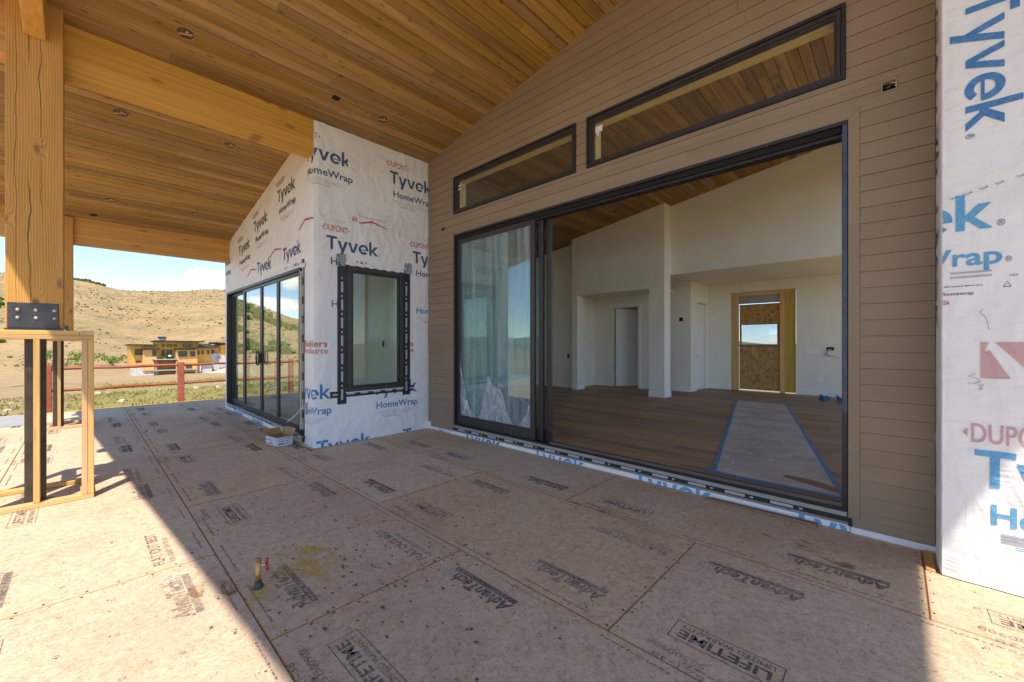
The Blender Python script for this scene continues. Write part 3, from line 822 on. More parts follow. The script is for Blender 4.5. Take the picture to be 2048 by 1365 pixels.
# ================================================================== DECK
SLOPE = 0.187
def zr(x): return 4.46 + SLOPE * (x + 5.72)
XC, YC = -5.72, 2.14       # outer corner of the wrapped room
YW = 4.0                   # face of the sided wall
YR = 3.63                  # face of the wrapped wall on the right
XR = 0.2
deck = struct('deck_floor')
ROWS = [-5.38, -4.18, -2.98, -1.78, -0.59, 0.614, 1.79, 3.01, 4.22]  # rows furthest out added to bounce more sunlight up under the roof
def deck_panels():
    for ri in range(len(ROWS) - 1):
        y0, y1 = ROWS[ri], ROWS[ri + 1]
        off = -2.18 if ri % 2 == 1 else -1.04       # row .614 (ri 5) and 3.01 (ri 7) share joints
        xs = []
        k = -6
        while True:
            a = off + 2.31 * k; b = a + 2.31
            if a > 4.2: break
            if b > -12.45: xs.append((max(a, -12.45), min(b, 4.6)))
            k += 1
        for a, b in xs:
            if b - a < .05: continue
            y1c = y1
            if ri == 7:
                if b < XC: y1c = y1
            g_ = 0.0013; c = 0.0045; mb = MB()
            ax, bx, ay, by = a + g_, b - g_, y0 + g_, y1c - g_
            mb.add([(ax + c, ay + c, 0), (bx - c, ay + c, 0), (bx - c, by - c, 0), (ax + c, by - c, 0)], [(0, 1, 2, 3)], 0)
            mb.add([(ax, ay, -.003), (bx, ay, -.003), (bx, by, -.003), (ax, by, -.003), (ax + c, ay + c, 0), (bx - c, ay + c, 0), (bx - c, by - c, 0), (ax + c, by - c, 0)],
                   [(0, 1, 5, 4), (1, 2, 6, 5), (2, 3, 7, 6), (3, 0, 4, 7)], 1)
            mb.add([(ax, ay, -.023), (bx, ay, -.023), (bx, by, -.023), (ax, by, -.023), (ax, ay, -.003), (bx, ay, -.003), (bx, by, -.003), (ax, by, -.003)],
                   [(3, 2, 1, 0), (0, 1, 5, 4), (1, 2, 6, 5), (2, 3, 7, 6), (3, 0, 4, 7)], 1)
            pn = mb.build('floor_panel', [M['osb'], M['osb_edge']], deck)
            if ri < 2 or (b - a < 1.0 and ri != 5): continue
            prints(pn, a, b, y0, y1, ri < 7)
            guide(pn, a, b, y0, y1)
    box('joist_deck', M['dark'], deck, -12.4, 4.5, -5.35, 4.1, -.2, -.03)
    box('rim_board', M['stud_y'], deck, -12.52, -12.46, -5.4, 2.3, -.28, .012)
    box('skirt', M['stud_x'], deck, -12.46, 4.6, -5.44, -5.39, -.28, -.002)

def flipped(pr, name, mats, parent, cx_, cy_, z=.0012):
    return pr.build(name, mats, parent, (cx_, cy_, z), (-1, 0, 0), (0, -1, 0))
def prints(pn, a, b, y0, y1, high=True):
    rnd = random.Random(int((a + 50) * 100) + int((y0 + 9) * 1000))
    if b - a > 1.0:
        # logo at the right end, low row
        def logo(cx_, cy_):
            p = Print()
            p.text('AdvanTech', -.235, .235, -.018, .078, 0, 0.034, 0.25)
            p.rect(-.225, .285, -.062, -.028, 0)
            p.rect(-.225, .285, -.0655, -.0635, 1)
            flipped(p, 'printed_logo', [M['print'], M['print_light']], pn, cx_, cy_)
            q = Print()
            for k in range(5):
                t = 1.2566 * k + rnd.random() * .3
                q.poly([(.012 * math.cos(t), .012 * math.sin(t)), (.036 * math.cos(t - .3), .036 * math.sin(t - .3)), (.044 * math.cos(t), .044 * math.sin(t)), (.036 * math.cos(t + .3), .036 * math.sin(t + .3))])
            flipped(q, 'printed_mark', [M['print_blue']], pn, cx_ - .285, cy_ - .012)
        if b < 4.5: logo(b - .38, y0 + .222)
        if a > -12.4 and high: logo(a + .44, y0 + .972)
        if a > -12.4:
            p = Print()
            p.frame(-.235, .235, -.075, .075, .0045, 0)
            p.text('LIFETIME', -.195, .20, -.008, .056, 0, 0.026)
            p.text('LIMITED WARRANTY', -.20, .205, -.055, .03, 0)
            flipped(p, 'printed_warranty', [M['print']], pn, a + .46, y0 + .25, .0011)
            s = Print(); s.text('52500908', -.13, .13, 0, .034, 0)
            s.text('6Z1-38', -.15, .08, .07, .034, 0)
            flipped(s, 'printed_serial', [M['print_light']], pn, a + .30, y0 + .10, .0011)
        if b < 4.5 and high:
            p = Print()
            p.text('FLAT OUT BEST', -.31, .29, 0, .058, 0, 0.012)
            p.text('FOR A QUIET, STIFF FLOOR', -.31, .15, -.052, .028, 0)
            flipped(p, 'printed_slogan', [M['print_light']], pn, b - .40, y0 + .955, .0011)
def guide(pn, a, b, y0, y1):
    """fastening guide: small rings and squares, nail heads, edge lettering"""
    rnd = random.Random(int((a + 70) * 77) + int((y0 + 9) * 313))
    mk = MB(); nl = MB()
    def ring(x, y, r, sq):
        n = 4 if sq else 8; o = len(mk.v); ph = rnd.uniform(-.1, .1) + (math.pi / 4 if sq else 0)
        for rr in (r, r * .72):
            for k in range(n): mk.v.append((x + rr * math.cos(ph + 2 * math.pi * k / n), y + rr * math.sin(ph + 2 * math.pi * k / n), .0010))
        for k in range(n): mk.f.append([o + k, o + (k + 1) % n, o + n + (k + 1) % n, o + n + k]); mk.mi.append(0)
    def dot(x, y, r):
        n = 6; nl.add([(x + r * math.cos(6.283 * k / n), y + r * math.sin(6.283 * k / n), .0014) for k in range(n)], [tuple(range(n))])
    nx = 6
    for i in range(nx):
        x = a + (b - a) * (i + .5) / nx
        for j in range(6):
            y = y0 + .10 + (y1 - y0 - .2) * j / 5
            if x > b - .03 or x < a + .03: continue
            if rnd.random() < .8: ring(x + rnd.uniform(-.004, .004), y, .0125, (i + j) % 2 == 0)
            if rnd.random() < .3: dot(x + rnd.uniform(-.03, .03), y + rnd.uniform(-.03, .03), rnd.uniform(.003, .005))
    for e in (a, b):
        for j in range(9):
            y = y0 + .06 + (y1 - y0 - .12) * j / 8
            for sgn in ((1,) if e == a else (-1,)):
                x = e + sgn * rnd.uniform(.018, .03); dot(x, y + rnd.uniform(-.03, .03), rnd.uniform(.005, .008))
    for k in range(5): dot(rnd.uniform(a + .1, b - .1), rnd.uniform(y0 + .05, y1 - .05), rnd.uniform(.002, .006))
    o = mk.build('guide_mark', M['print_light'], pn); o['kind'] = 'stuff'
    o = nl.build('nail_head', M['dark'], pn); o['kind'] = 'stuff'
    p = Print()
    if b - a > 1.0:
        for k in range(3):
            u = a + .35 + k * .68
            p.dashes(u, u + .46, y0 + .045, .012, 0, k + 1)
            p.dashes(u + .1, u + .44, y1 - .055, .012, 0, k + 7)
        p.build('edge_lettering', [M['print_light']], pn, (0, 0, .0011), (1, 0, 0), (0, 1, 0))
deck_panels()
# grey slab at the deck's far left
tag(box('concrete_step', M['concrete'], None, -12.44, -10.95, -5.3, -0.62, .002, .012), kind='structure')

# scraps of debris and stains on the sheets
def blot(name, mat, x, y, rx, ry, seed, rot=0.0, z=.0017):
    rnd = random.Random(seed); n = 26; v = []
    for k in range(n):
        t = 6.283 * k / n; s = 1 + .35 * math.sin(3 * t + seed) + rnd.uniform(-.12, .12)
        a, b = rx * s * math.cos(t), ry * s * math.sin(t)
        v.append((x + a * math.cos(rot) - b * math.sin(rot), y + a * math.sin(rot) + b * math.cos(rot), z))
    MB().add(v, [tuple(range(n))]).build(name, mat, deck)
for k_, (bx_, by_, l_, w_, r_) in enumerate(((-2.80, 1.10, .24, .05, .5), (-2.72, 1.02, .30, .045, .7), (-2.62, .98, .22, .04, .45), (-2.86, .95, .16, .06, .3), (-2.70, .92, .16, .05, .9), (-2.95, 1.08, .12, .05, .6))):
    blot('spray_paint', M['yellow'], bx_, by_, l_, w_, 2 + k_, r_, .0017 + .0001 * k_)
blot('spray_paint', M['yellow'], -2.62, .69, .10, .07, 5, 0, .0019)
blot('rust_stain', M['stain'], -.42, 3.45, .26, .09, 3, -.25)
blot('rust_stain', M['stain'], -.62, 2.48, .05, .03, 7)
blot('rust_stain', M['stain'], -1.92, 3.03, .20, .04, 9)
blot('rust_stain', M['stain'], -2.55, 3.14, .11, .05, 4)
blot('rust_stain', M['stain'], -2.95, .54, .18, .10, 6)
def debris():
    rnd = random.Random(9); mb = MB()
    for i in range(230):
        x = rnd.gauss(-2.5, .8); y = rnd.gauss(1.3, .45)
        if x > 0 or y > 3.8: continue
        s = rnd.uniform(.004, .016); a = rnd.uniform(0, 3.14)
        n = 5; mb.add([(x + s * rnd.uniform(.5, 1.2) * math.cos(a + 6.283 * k / n) * (1.6 if k % 2 else 1), y + s * rnd.uniform(.4, 1) * math.sin(a + 6.283 * k / n), .0019) for k in range(n)], [tuple(range(n))])
    o = mb.build('dried_mud', plain('mud', (0.16, 0.125, 0.09), 0.9, 0, .3, 20), deck); o['kind'] = 'stuff'
debris()

# ================================================================== ROOF AND PORCH CEILING
RX0, RX1, RY0 = -10.72, 2.9, -1.235
def roof():
    t = struct('roof')
    MB().hexa([(RX0, RY0 - .02, zr(RX0) + .05), (RX1, RY0 - .02, zr(RX1) + .05), (RX1, 13.5, zr(RX1) + .05), (RX0, 13.5, zr(RX0) + .05),
               (RX0, RY0 - .02, zr(RX0) + .25), (RX1, RY0 - .02, zr(RX1) + .25), (RX1, 13.5, zr(RX1) + .25), (RX0, 13.5, zr(RX0) + .25)]).build('roof_deck', M['roof_dark'], t)
    MB().hexa([(RX0, RY0 - .06, zr(RX0) - .02), (RX1, RY0 - .06, zr(RX1) - .02), (RX1, RY0 - .022, zr(RX1) - .02), (RX0, RY0 - .022, zr(RX0) - .02),
               (RX0, RY0 - .06, zr(RX0) + .24), (RX1, RY0 - .06, zr(RX1) + .24), (RX1, RY0 - .022, zr(RX1) + .24), (RX0, RY0 - .022, zr(RX0) + .24)]).build('fascia', M['beam_x'], t)
    box('fascia', M['beam_y'], t, RX0 - .04, RX0 - .002, RY0 - .06, 13.5, zr(RX0) - .03, zr(RX0) + .24)
roof()
def ceiling_boards(parent, x0, x1, zf, sl, y0, y1f, mat, pitch, seed, minl=1.4, maxl=3.6):
    rnd = random.Random(seed); x = x0; g_ = .005; th = .018
    while x < x1:
        xe = min(x + pitch, x1); y1 = y1f(x)
        y = y0 - rnd.uniform(0, maxl * .6)
        while y < y1:
            ye = y + rnd.uniform(minl, maxl)
            if y1 - ye < .5: ye = y1
            a, b = max(y, y0), min(ye, y1)
            if b - a > .02:
                dz = rnd.uniform(-.0015, .0015); c = .007
                xa, xb = x + g_ * .5, xe - g_ * .5
                za, zb = zf(xa) + dz, zf(xb) + dz
                # face with eased long edges (tongue and groove vee)
                v = []
                for yy in (a + .0015, b - .0015):
                    v += [(xa, yy, za + .011), (xa + c, yy, za + c * sl), (xb - c, yy, zb - c * sl), (xb, yy, zb + .011), (xb, yy, zb + th), (xa, yy, za + th)]
                f = [(i, (i + 1) % 6, 6 + (i + 1) % 6, 6 + i) for i in range(6)] + [(5, 4, 3, 2, 1, 0), (6, 7, 8, 9, 10, 11)]
                MB().add(v, f).build('ceiling_board', mat, parent)
            y = ye
        x = xe
pc = struct('porch_ceiling')
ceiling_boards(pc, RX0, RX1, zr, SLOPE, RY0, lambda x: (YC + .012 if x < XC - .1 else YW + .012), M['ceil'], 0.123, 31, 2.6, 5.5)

def recessed(x, y, zf, sl, label, r=.075, black=False, parent=None):
    z = zf(x); t = thing('recessed_light' if not black else 'ceiling_box', label, 'light' if not black else 'box', (x, y, z), None if black else 'recessed light cans in the porch ceiling')
    up = Vector((-sl, 0, 1)).normalized(); ax = Vector((1, 0, sl)).normalized(); ay = Vector((0, 1, 0)); c = Vector((x, y, z)) - up * .0035
    if black:
        s = .035
        MB().hexa([c + ax * a * s + ay * b * s * 1.2 + up * h for h in (-.006, .03) for a, b in ((-1, -1), (1, -1), (1, 1), (-1, 1))]).build('housing', M['dark'], t)
        return
    n = 28
    def ringm(r0, r1, h0, h1, m, nm):
        v = []
        for k in range(n):
            q = 6.2832 * k / n; d = ax * math.cos(q) + ay * math.sin(q)
            v += [c + d * r0 - up * h0, c + d * r1 - up * h1]
        MB().add(v, [(2 * k, 2 * ((k + 1) % n), 2 * ((k + 1) % n) + 1, 2 * k + 1) for k in range(n)]).build(nm, m, t)
    ringm(r + .003, r, -.004, .002, M['ceil'], 'cut_edge')
    ringm(r, r * .95, .002, -.001, M['jamb_wood'], 'cut_rim')
    v = [c - up * .0005 + (ax * math.cos(6.2832 * k / n) + ay * math.sin(6.2832 * k / n)) * r * .95 for k in range(n)]
    MB().add(v, [tuple(range(n))]).build('opening', M['can'], t)
    MB().hexa([c + ax * (a * r * .16 + b * r * .3 - r * .1) + ay * (b * r * .72) - up * h for h in (.0012, .0035) for a, b in ((-1, -1), (1, -1), (1, 1), (-1, 1))]).build('bracket', M['beam_y'], t)
    MB().tube([c + ax * .03 + ay * .02 - up * .001, c + ax * .036 + ay * .01 - up * .006, c + ax * .028 + ay * .0 - up * .005], .005, 6).build('connector', M['white_cable'], t)
for x, y, l in ((-5.207, .705, 'open round light cutout in the ceiling nearest the big post'), (-5.208, 2.869, 'open round light cutout in the ceiling above the wrapped wall window'),
                (-6.881, .308, 'round light cutout past the long beam, beside the big post'), (-6.884, 1.425, 'round light cutout past the long beam, close to the wrapped wall'),
                (-9.359, .301, 'small round light cutout low on the far ceiling, nearer the post'), (-9.325, 1.393, 'small round light cutout low on the far ceiling, nearer the wrapped wall')):
    recessed(x, y, zr, SLOPE, l)
recessed(-5.188, 2.213, zr, SLOPE, 'small black box in the ceiling above the top of the wrapped corner', black=True)
recessed(-10.073, .115, zr, SLOPE, 'small black box in the ceiling beside the eave beam', black=True)

# ================================================================== BEAMS AND POSTS
def beam(name, label, mat, pts):
    o = MB().hexa(pts).build(name, mat, None, .006)
    return tag(o, label, 'beam', 'timber beams carrying the porch roof')
def hx(x0, x1, y0, y1, z0, z1a, z1b=None):
    z1b = z1a if z1b is None else z1b
    return [(x0, y0, z0), (x1, y0, z0), (x1, y1, z0), (x0, y1, z0), (x0, y0, z1a), (x1, y0, z1b), (x1, y1, z1b), (x0, y1, z1a)]
beam('timber_beam', 'long golden timber beam from the big post to the wrapped corner', M['beam_y'], hx(-5.93, -5.726, -.14, YC - .002, 3.985, zr(-5.93) + .012, zr(-5.726) + .012))
beam('timber_beam', 'low timber eave beam above the hill view', M['beam_y'], hx(-10.52, -10.30, RY0 + .02, YC - .004, 3.15, zr(-10.52) + .012, zr(-10.30) + .012))
beam('timber_beam', 'timber beam running left out of the big post at the picture edge', M['beam_y'], hx(-5.92, -5.715, RY0 + .02, -.472, 3.985, zr(-5.92) + .012, zr(-5.715) + .012))
def rafter():
    x0, x1 = -5.576, 2.7; d = .335; y0, y1 = -.365, -.232
    p = [(x0, y0, zr(x0) - d), (x1, y0, zr(x1) - d), (x1, y1, zr(x1) - d), (x0, y1, zr(x0) - d), (x0, y0, zr(x0) + .012), (x1, y0, zr(x1) + .012), (x1, y1, zr(x1) + .012), (x0, y1, zr(x0) + .012)]
    tag(MB().hexa(p).build('timber_rafter', M['beam_x'], None, .006), 'sloping golden rafter end notched into the top of the big post', 'beam', 'timber beams carrying the porch roof')
rafter()

def post(x0, x1, y0, y1, z0, z1, label, side, bolts=True):
    t = thing('timber_post', label, 'post', ((x0 + x1) / 2, (y0 + y1) / 2, z0), 'porch posts')
    cx_, cy_ = (x0 + x1) / 2, (y0 + y1) / 2
    me = MB().box(x0 - cx_, x1 - cx_, y0 - cy_, y1 - cy_, 0, z1 - z0).mesh('post_shaft', .007, 2)
    o = obj('shaft', me, M['post']); o.location = (cx_, cy_, z0); attach(o, t)
    # steel bracket
    if side == 'front':
        w = y1 - y0
        p = MB().box(x1 + .001, x1 + .011, y0 + .012, y1 - .03, z0 + .008, z0 + .232).build('bracket', M['plate'], t, .003)
        ys = [y0 + .07, y0 + .07 + .105, y0 + .07 + .215]
        for iy, yb in enumerate(ys):
            for zb in (z0 + .098, z0 + .168):
                b = MB()
                b.tube([(x1 + .011, yb, zb), (x1 + .015, yb, zb), (x1 + .021, yb, zb), (x1 + .024, yb, zb)], [.0155, .0155, .0125, .006], 10)
                bo = b.build('bolt', M['bolt'], p)
        box('base_plate', M['plate'], t, x0 - .01, x1 + .012, y0 - .004, y1 - .004, z0 - .012, z0 + .006)
    else:
        p = box('bracket', M['plate'], t, x1 + .001, x1 + .011, y0 + .1, y1 - .06, z0 + .008, z0 + .17, .003)
        MB().tube([(x1 + .011, (y0 + y1) / 2 + .08, z0 + .09), (x1 + .022, (y0 + y1) / 2 + .08, z0 + .09)], .014, 10).build('bolt', M['bolt'], p)
    return t
post(-5.92, -5.58, -.468, -.129, 1.553, zr(-5.58) + .01, 'big knotty cracked timber post on a steel bracket above the near framed pedestal', 'front')
post(-10.58, -10.24, -.468, -.125, 1.553, zr(-10.5) + .01, 'timber post half hidden behind the big post', 'back')

def pedestal(x0, x1, y0, y1, label, lab2):
    t = thing('framed_pedestal', label, 'frame', ((x0 + x1) / 2, (y0 + y1) / 2, 0), 'framed pedestals under the posts')
    s, w, bv = .038, .089, .003
    H = 1.54
    # plates: bottom ring, lower top ring, upper top ring
    for z0, z1, flip in ((.003, .003 + s, 0), (H - 2 * s - .001, H - s - .001, 0), (H - s, H, 1)):
        if not flip:
            box('plate', M['stud_y'], t, x1 - w, x1, y0, y1, z0, z1, bv); box('plate', M['stud_y'], t, x0, x0 + w, y0, y1, z0, z1, bv)
            box('plate', M['stud_x'], t, x0 + w + .002, x1 - w - .002, y0, y0 + w, z0, z1, bv); box('plate', M['stud_x'], t, x0 + w + .002, x1 - w - .002, y1 - w, y1, z0, z1, bv)
        else:
            box('plate', M['stud_x'], t, x0, x1, y0, y0 + w, z0, z1, bv); box('plate', M['stud_x'], t, x0, x1, y1 - w, y1, z0, z1, bv)
            box('plate', M['stud_y'], t, x1 - w, x1, y0 + w + .002, y1 - w - .002, z0, z1, bv); box('plate', M['stud_y'], t, x0, x0 + w, y0 + w + .002, y1 - w - .002, z0, z1, bv)
    za, zb = .0435, H - 2 * s - .0025
    yc = (y0 + y1) / 2
    for xa, xb in ((x1 - w, x1), (x0, x0 + w)):
        for ya in (y1 - s, y1 - 2 * s - .0025, y0, y0 + s + .0025):
            box('stud', M['stud_z'], t, xa, xb, ya, ya + s, za, zb, bv)
        box('stud', M['stud_z'], t, xa, xb, yc - .005, yc + s - .005, za, zb, bv)
    cxm = x1 - .175
    c = thing('steel_column', lab2, 'column', (cxm, yc, 0), 'steel columns inside the pedestals')
    box('tube', M['steel'], c, cxm - .062, cxm + .062, yc - .062, yc + .062, .0125, H + .0005, .008)
    box('base_plate', M['steel'], c, cxm - .10, cxm + .10, yc - .10, yc + .10, .002, .012, .002)
pedestal(-6.11, -5.39, -.655, .065, 'near pedestal frame of raw pine studs and plates standing on the sunlit deck', 'dark steel column inside the near pine frame')
pedestal(-10.77, -10.05, -.655, .065, 'far pedestal frame of pine studs seen through the near one', 'dark steel column inside the far pine frame')

# ================================================================== SIDED WALL WITH TRANSOMS AND BIG SLIDING DOOR
DX0, DX1, DZ0, DZ1 = -5.02, -.265, .105, 3.122
TZ0, TZ1 = 3.437, 4.02
T1 = (-5.03, -2.735); T2 = (-2.586, -.275)
sw = thing('siding_wall', 'taupe lap sided house wall with two long transom windows over a wide sliding door', 'wall', (-2.7, YW, 0))
sw_open = [(DX0, DX1, DZ0, DZ1), (T1[0], T1[1], TZ0, TZ1), (T2[0], T2[1], TZ0, TZ1)]
TRIM = [(DX0, -.194, DZ1, 3.19), (-.262, -.194, .105, DZ1)]
def cut_rects(x0, x1, z0, z1, holes):
    rects = [(x0, x1, z0, z1)]
    for hx0, hx1, hz0, hz1 in holes:
        out = []
        for a, b, c, d in rects:
            if hx1 <= a or hx0 >= b or hz1 <= c or hz0 >= d: out.append((a, b, c, d)); continue
            if hz0 > c: out.append((a, b, c, hz0))
            if hz1 < d: out.append((a, b, hz1, d))
            lo, hi = max(c, hz0), min(d, hz1)
            if hx0 > a: out.append((a, hx0, lo, hi))
            if hx1 < b: out.append((hx1, b, lo, hi))
        rects = out
    return rects
def siding():
    rnd = random.Random(5)
    holes = sw_open + TRIM + [(-.080, .010, 3.243, 3.333)]
    P0 = .1195; z = .047; k = 0
    ztop = zr(XR) + .05
    while z < ztop:
        z1 = z + P0
        xa = max(XC + .003, -5.72 + max(0, (z - .1 - 4.46)) / SLOPE - .6); xb = XR - .004
        # stagger butt joints
        cuts = [xa]; x = xa + rnd.uniform(.6, 3.6)
        if z > TZ1:
            while x < xb - .5: cuts.append(x); x += 3.66
        elif z > DZ1: cuts.append(rnd.uniform(-4.5, -1.0))
        cuts.append(xb)
        for a, b in zip(cuts, cuts[1:]):
            for r in cut_rects(a + .0012, b - .0012, z, z1, holes):
                if r[1] - r[0] < .004 or r[3] - r[2] < .004: continue
                f = lambda zz: YW - .014 + .006 * (zz - z) / P0
                ya, yb = f(r[2]), f(r[3])
                g_ = .0008; gt = .0019 if abs(r[3] - z1) < 1e-6 else 0
                MB().hexa([(r[0], ya, r[2] + g_), (r[1], ya, r[2] + g_), (r[1], YW + .002, r[2] + g_), (r[0], YW + .002, r[2] + g_), (r[0], yb, r[3] - gt), (r[1], yb, r[3] - gt), (r[1], YW + .002, r[3] - gt), (r[0], YW + .002, r[3] - gt)]).build('siding_board', M['siding'], sw)
        z = z1; k += 1
    bk = MB()
    for r in cut_rects(XC, XR, .05, 5.6, sw_open + [(-.072, .002, 3.25, 3.326)]): bk.box(r[0] + .001, r[1] - .001, YW + .0022, YW + .0033, r[2], r[3])
    bk.build('siding_backer', M['siding'], sw)
    nh = MB()
    for i in range(260):
        x = rnd.uniform(-5.6, .15); zz = .047 + P0 * rnd.randint(0, 40) + .012 + rnd.uniform(0, .09 if i % 3 == 0 else .004)
        if zz > zr(x) - .1 or any(a - .02 < x < b + .02 and c_ - .02 < zz < d_ + .02 for a, b, c_, d_ in holes): continue
        r_ = rnd.uniform(.0016, .0034); nh.add([(x + r_ * math.cos(1.047 * q), YW - .0152, zz + r_ * math.sin(1.047 * q)) for q in range(6)], [tuple(range(6))])
    nho = nh.build('paint_chip', M['jamb_wood'], sw); nho['kind'] = 'stuff'
    # sheathing core with openings
    core = MB()
    for r in cut_rects(-8.4, .82, -.1, 6.3, sw_open + [(-.072, .002, 3.25, 3.326)]): core.box(r[0], r[1], YW + .0035, YW + .16, r[2], r[3])
    core.build('wall_core', M['white_wall'], sw)
    # head and side trim, mitred at the corner
    y0, y1 = YW - .019, YW + .002
    MB().hexa([(DX0, y0, DZ1 + .001), (-.2632, y0, DZ1 + .001), (-.2632, y1, DZ1 + .001), (DX0, y1, DZ1 + .001), (DX0, y0, 3.189), (-.195, y0, 3.189), (-.195, y1, 3.189), (DX0, y1, 3.189)]).build('trim_board', M['siding'], sw)
    MB().hexa([(-.261, y0, .107), (-.195, y0, .107), (-.195, y1, .107), (-.261, y1, .107), (-.261, y0, DZ1 + .0005), (-.195, y0, 3.1865), (-.195, y1, 3.1865), (-.261, y1, DZ1 + .0005)]).build('trim_board', M['siding'], sw)
    # base: white wrap, black tape, sill pan
    box('wrap_strip', M['wrap'], sw, DX0 - .05, -.25, YW - .012, YW - .004, .0, .082)
    box('wrap_strip', M['wrap'], sw, -.245, XR - .002, YW - .026, YW - .018, .0, .044)
    box('wrap_strip', M['wrap'], sw, XC + .002, DX0 - .052, YW - .026, YW - .018, .0, .046)
    box('wrap_strip', M['wrap'], sw, XC + .002, XC + .10, YW - .030, YW - .027, .0, .115)
    tp = box('flashing_tape', M['tape_black'], sw, DX0 - .03, -.262, YW - .0165, YW - .0125, .070, .112)
    lb = MB(); x = DX0 + .1
    while x < -.5:
        lb.box(x, x + .16, YW - .0178, YW - .0167, .079, .103); lb.box(x + .20, x + .225, YW - .0178, YW - .0167, .084, .098); x += .34 + rnd.uniform(-.02, .02)
    lb.build('tape_print', M['label_grey'], tp)
    box('flashing_tape', M['tape_black'], sw, -.262, -.238, YW - .022, YW - .0195, .044, .1065)
    box('sill_pan', M['sillpan'], sw, DX0, -.268, YW - .032, YW + .1, .113, .147, .003)
    mats = [M['ink_sky'], M['ink_blue']]
    for u, mi in ((-2.01, 0), (-.63, 0), (-4.78, 1), (-3.4, 0)):
        p = Print(); p.tyvek(u, u + .78, -.10, .19, mi)
        p.build('wrap_print', mats, sw, (0, YW - .0132, 0), (1, 0, 0), (0, 0, 1), (DX0, -.25, .001, .0695))
    p = Print(); p.text('HomeWrap', -5.72, -5.1, -.06, .1, 0, .02)
    p.build('wrap_print', [M['ink_navy']], sw, (0, YW - .0275, 0), (1, 0, 0), (0, 0, 1), (-5.6, DX0 - .05, .001, .03))
siding()

def frame_rect(mb, x0, x1, y0, y1, z0, z1, w, wb=None, wt=None):
    wb = wb or w; wt = wt or w
    mb.box(x0, x1, y0, y1, z0, z0 + wb); mb.box(x0, x1, y0, y1, z1 - wt, z1)
    mb.box(x0, x0 + w, y0, y1, z0 + wb, z1 - wt); mb.box(x1 - w, x1, y0, y1, z0 + wb, z1 - wt)
    return mb
def transom(x0, x1, label):
    w = tag(bpy.data.objects.new('transom_window', None), label); COL.objects.link(w); w.location = ((x0 + x1) / 2, YW, TZ0); attach(w, sw); w.matrix_parent_inverse = Matrix.Translation(-sw.location)
    frame_rect(MB(), x0 + .002, x1 - .002, YW - .034, YW + .02, TZ0 + .002, TZ1 - .002, .026).build('frame', M['black'], w, .003)
    frame_rect(MB(), x0 + .029, x1 - .029, YW - .016, YW + .05, TZ0 + .029, TZ1 - .029, .03).build('sash', M['bronze'], w, .003)
    frame_rect(MB(), x0 + .0595, x1 - .0595, YW - .002, YW + .05, TZ0 + .0595, TZ1 - .0595, .014).build('glazing_bead', M['bronze'], w, .002)
    box('pane', M['glass_clear'], w, x0 + .074, x1 - .074, YW + .012, YW + .020, TZ0 + .074, TZ1 - .074)
    frame_rect(MB(), x0 + .03, x1 - .03, YW + .051, YW + .17, TZ0 + .03, TZ1 - .03, .045).build('wood_jamb', M['jamb_wood'], w, .002)
    return w
tw1 = transom(T1[0], T1[1], 'left black framed transom window, nearer the wrapped room')
tw2 = transom(T2[0], T2[1], 'right black framed transom window with a white sticker, above the open doorway')
box('sticker', M['card_white'], tw2, T2[0] + .10, T2[0] + .19, YW + .009, YW + .0115, TZ1 - .20, TZ1 - .13)
box('sticker', M['card_white'], tw2, T2[0] + .12, T2[0] + .145, YW + .009, YW + .0115, TZ1 - .235, TZ1 - .203)
box('sticker', M['card_white'], tw1, T1[0] + .085, T1[0] + .15, YW + .009, YW + .0115, TZ1 - .165, TZ1 - .145)
box('sticker', M['card_white'], tw1, T1[0] + .085, T1[0] + .155, YW + .009, YW + .0115, TZ1 - .215, TZ1 - .195)

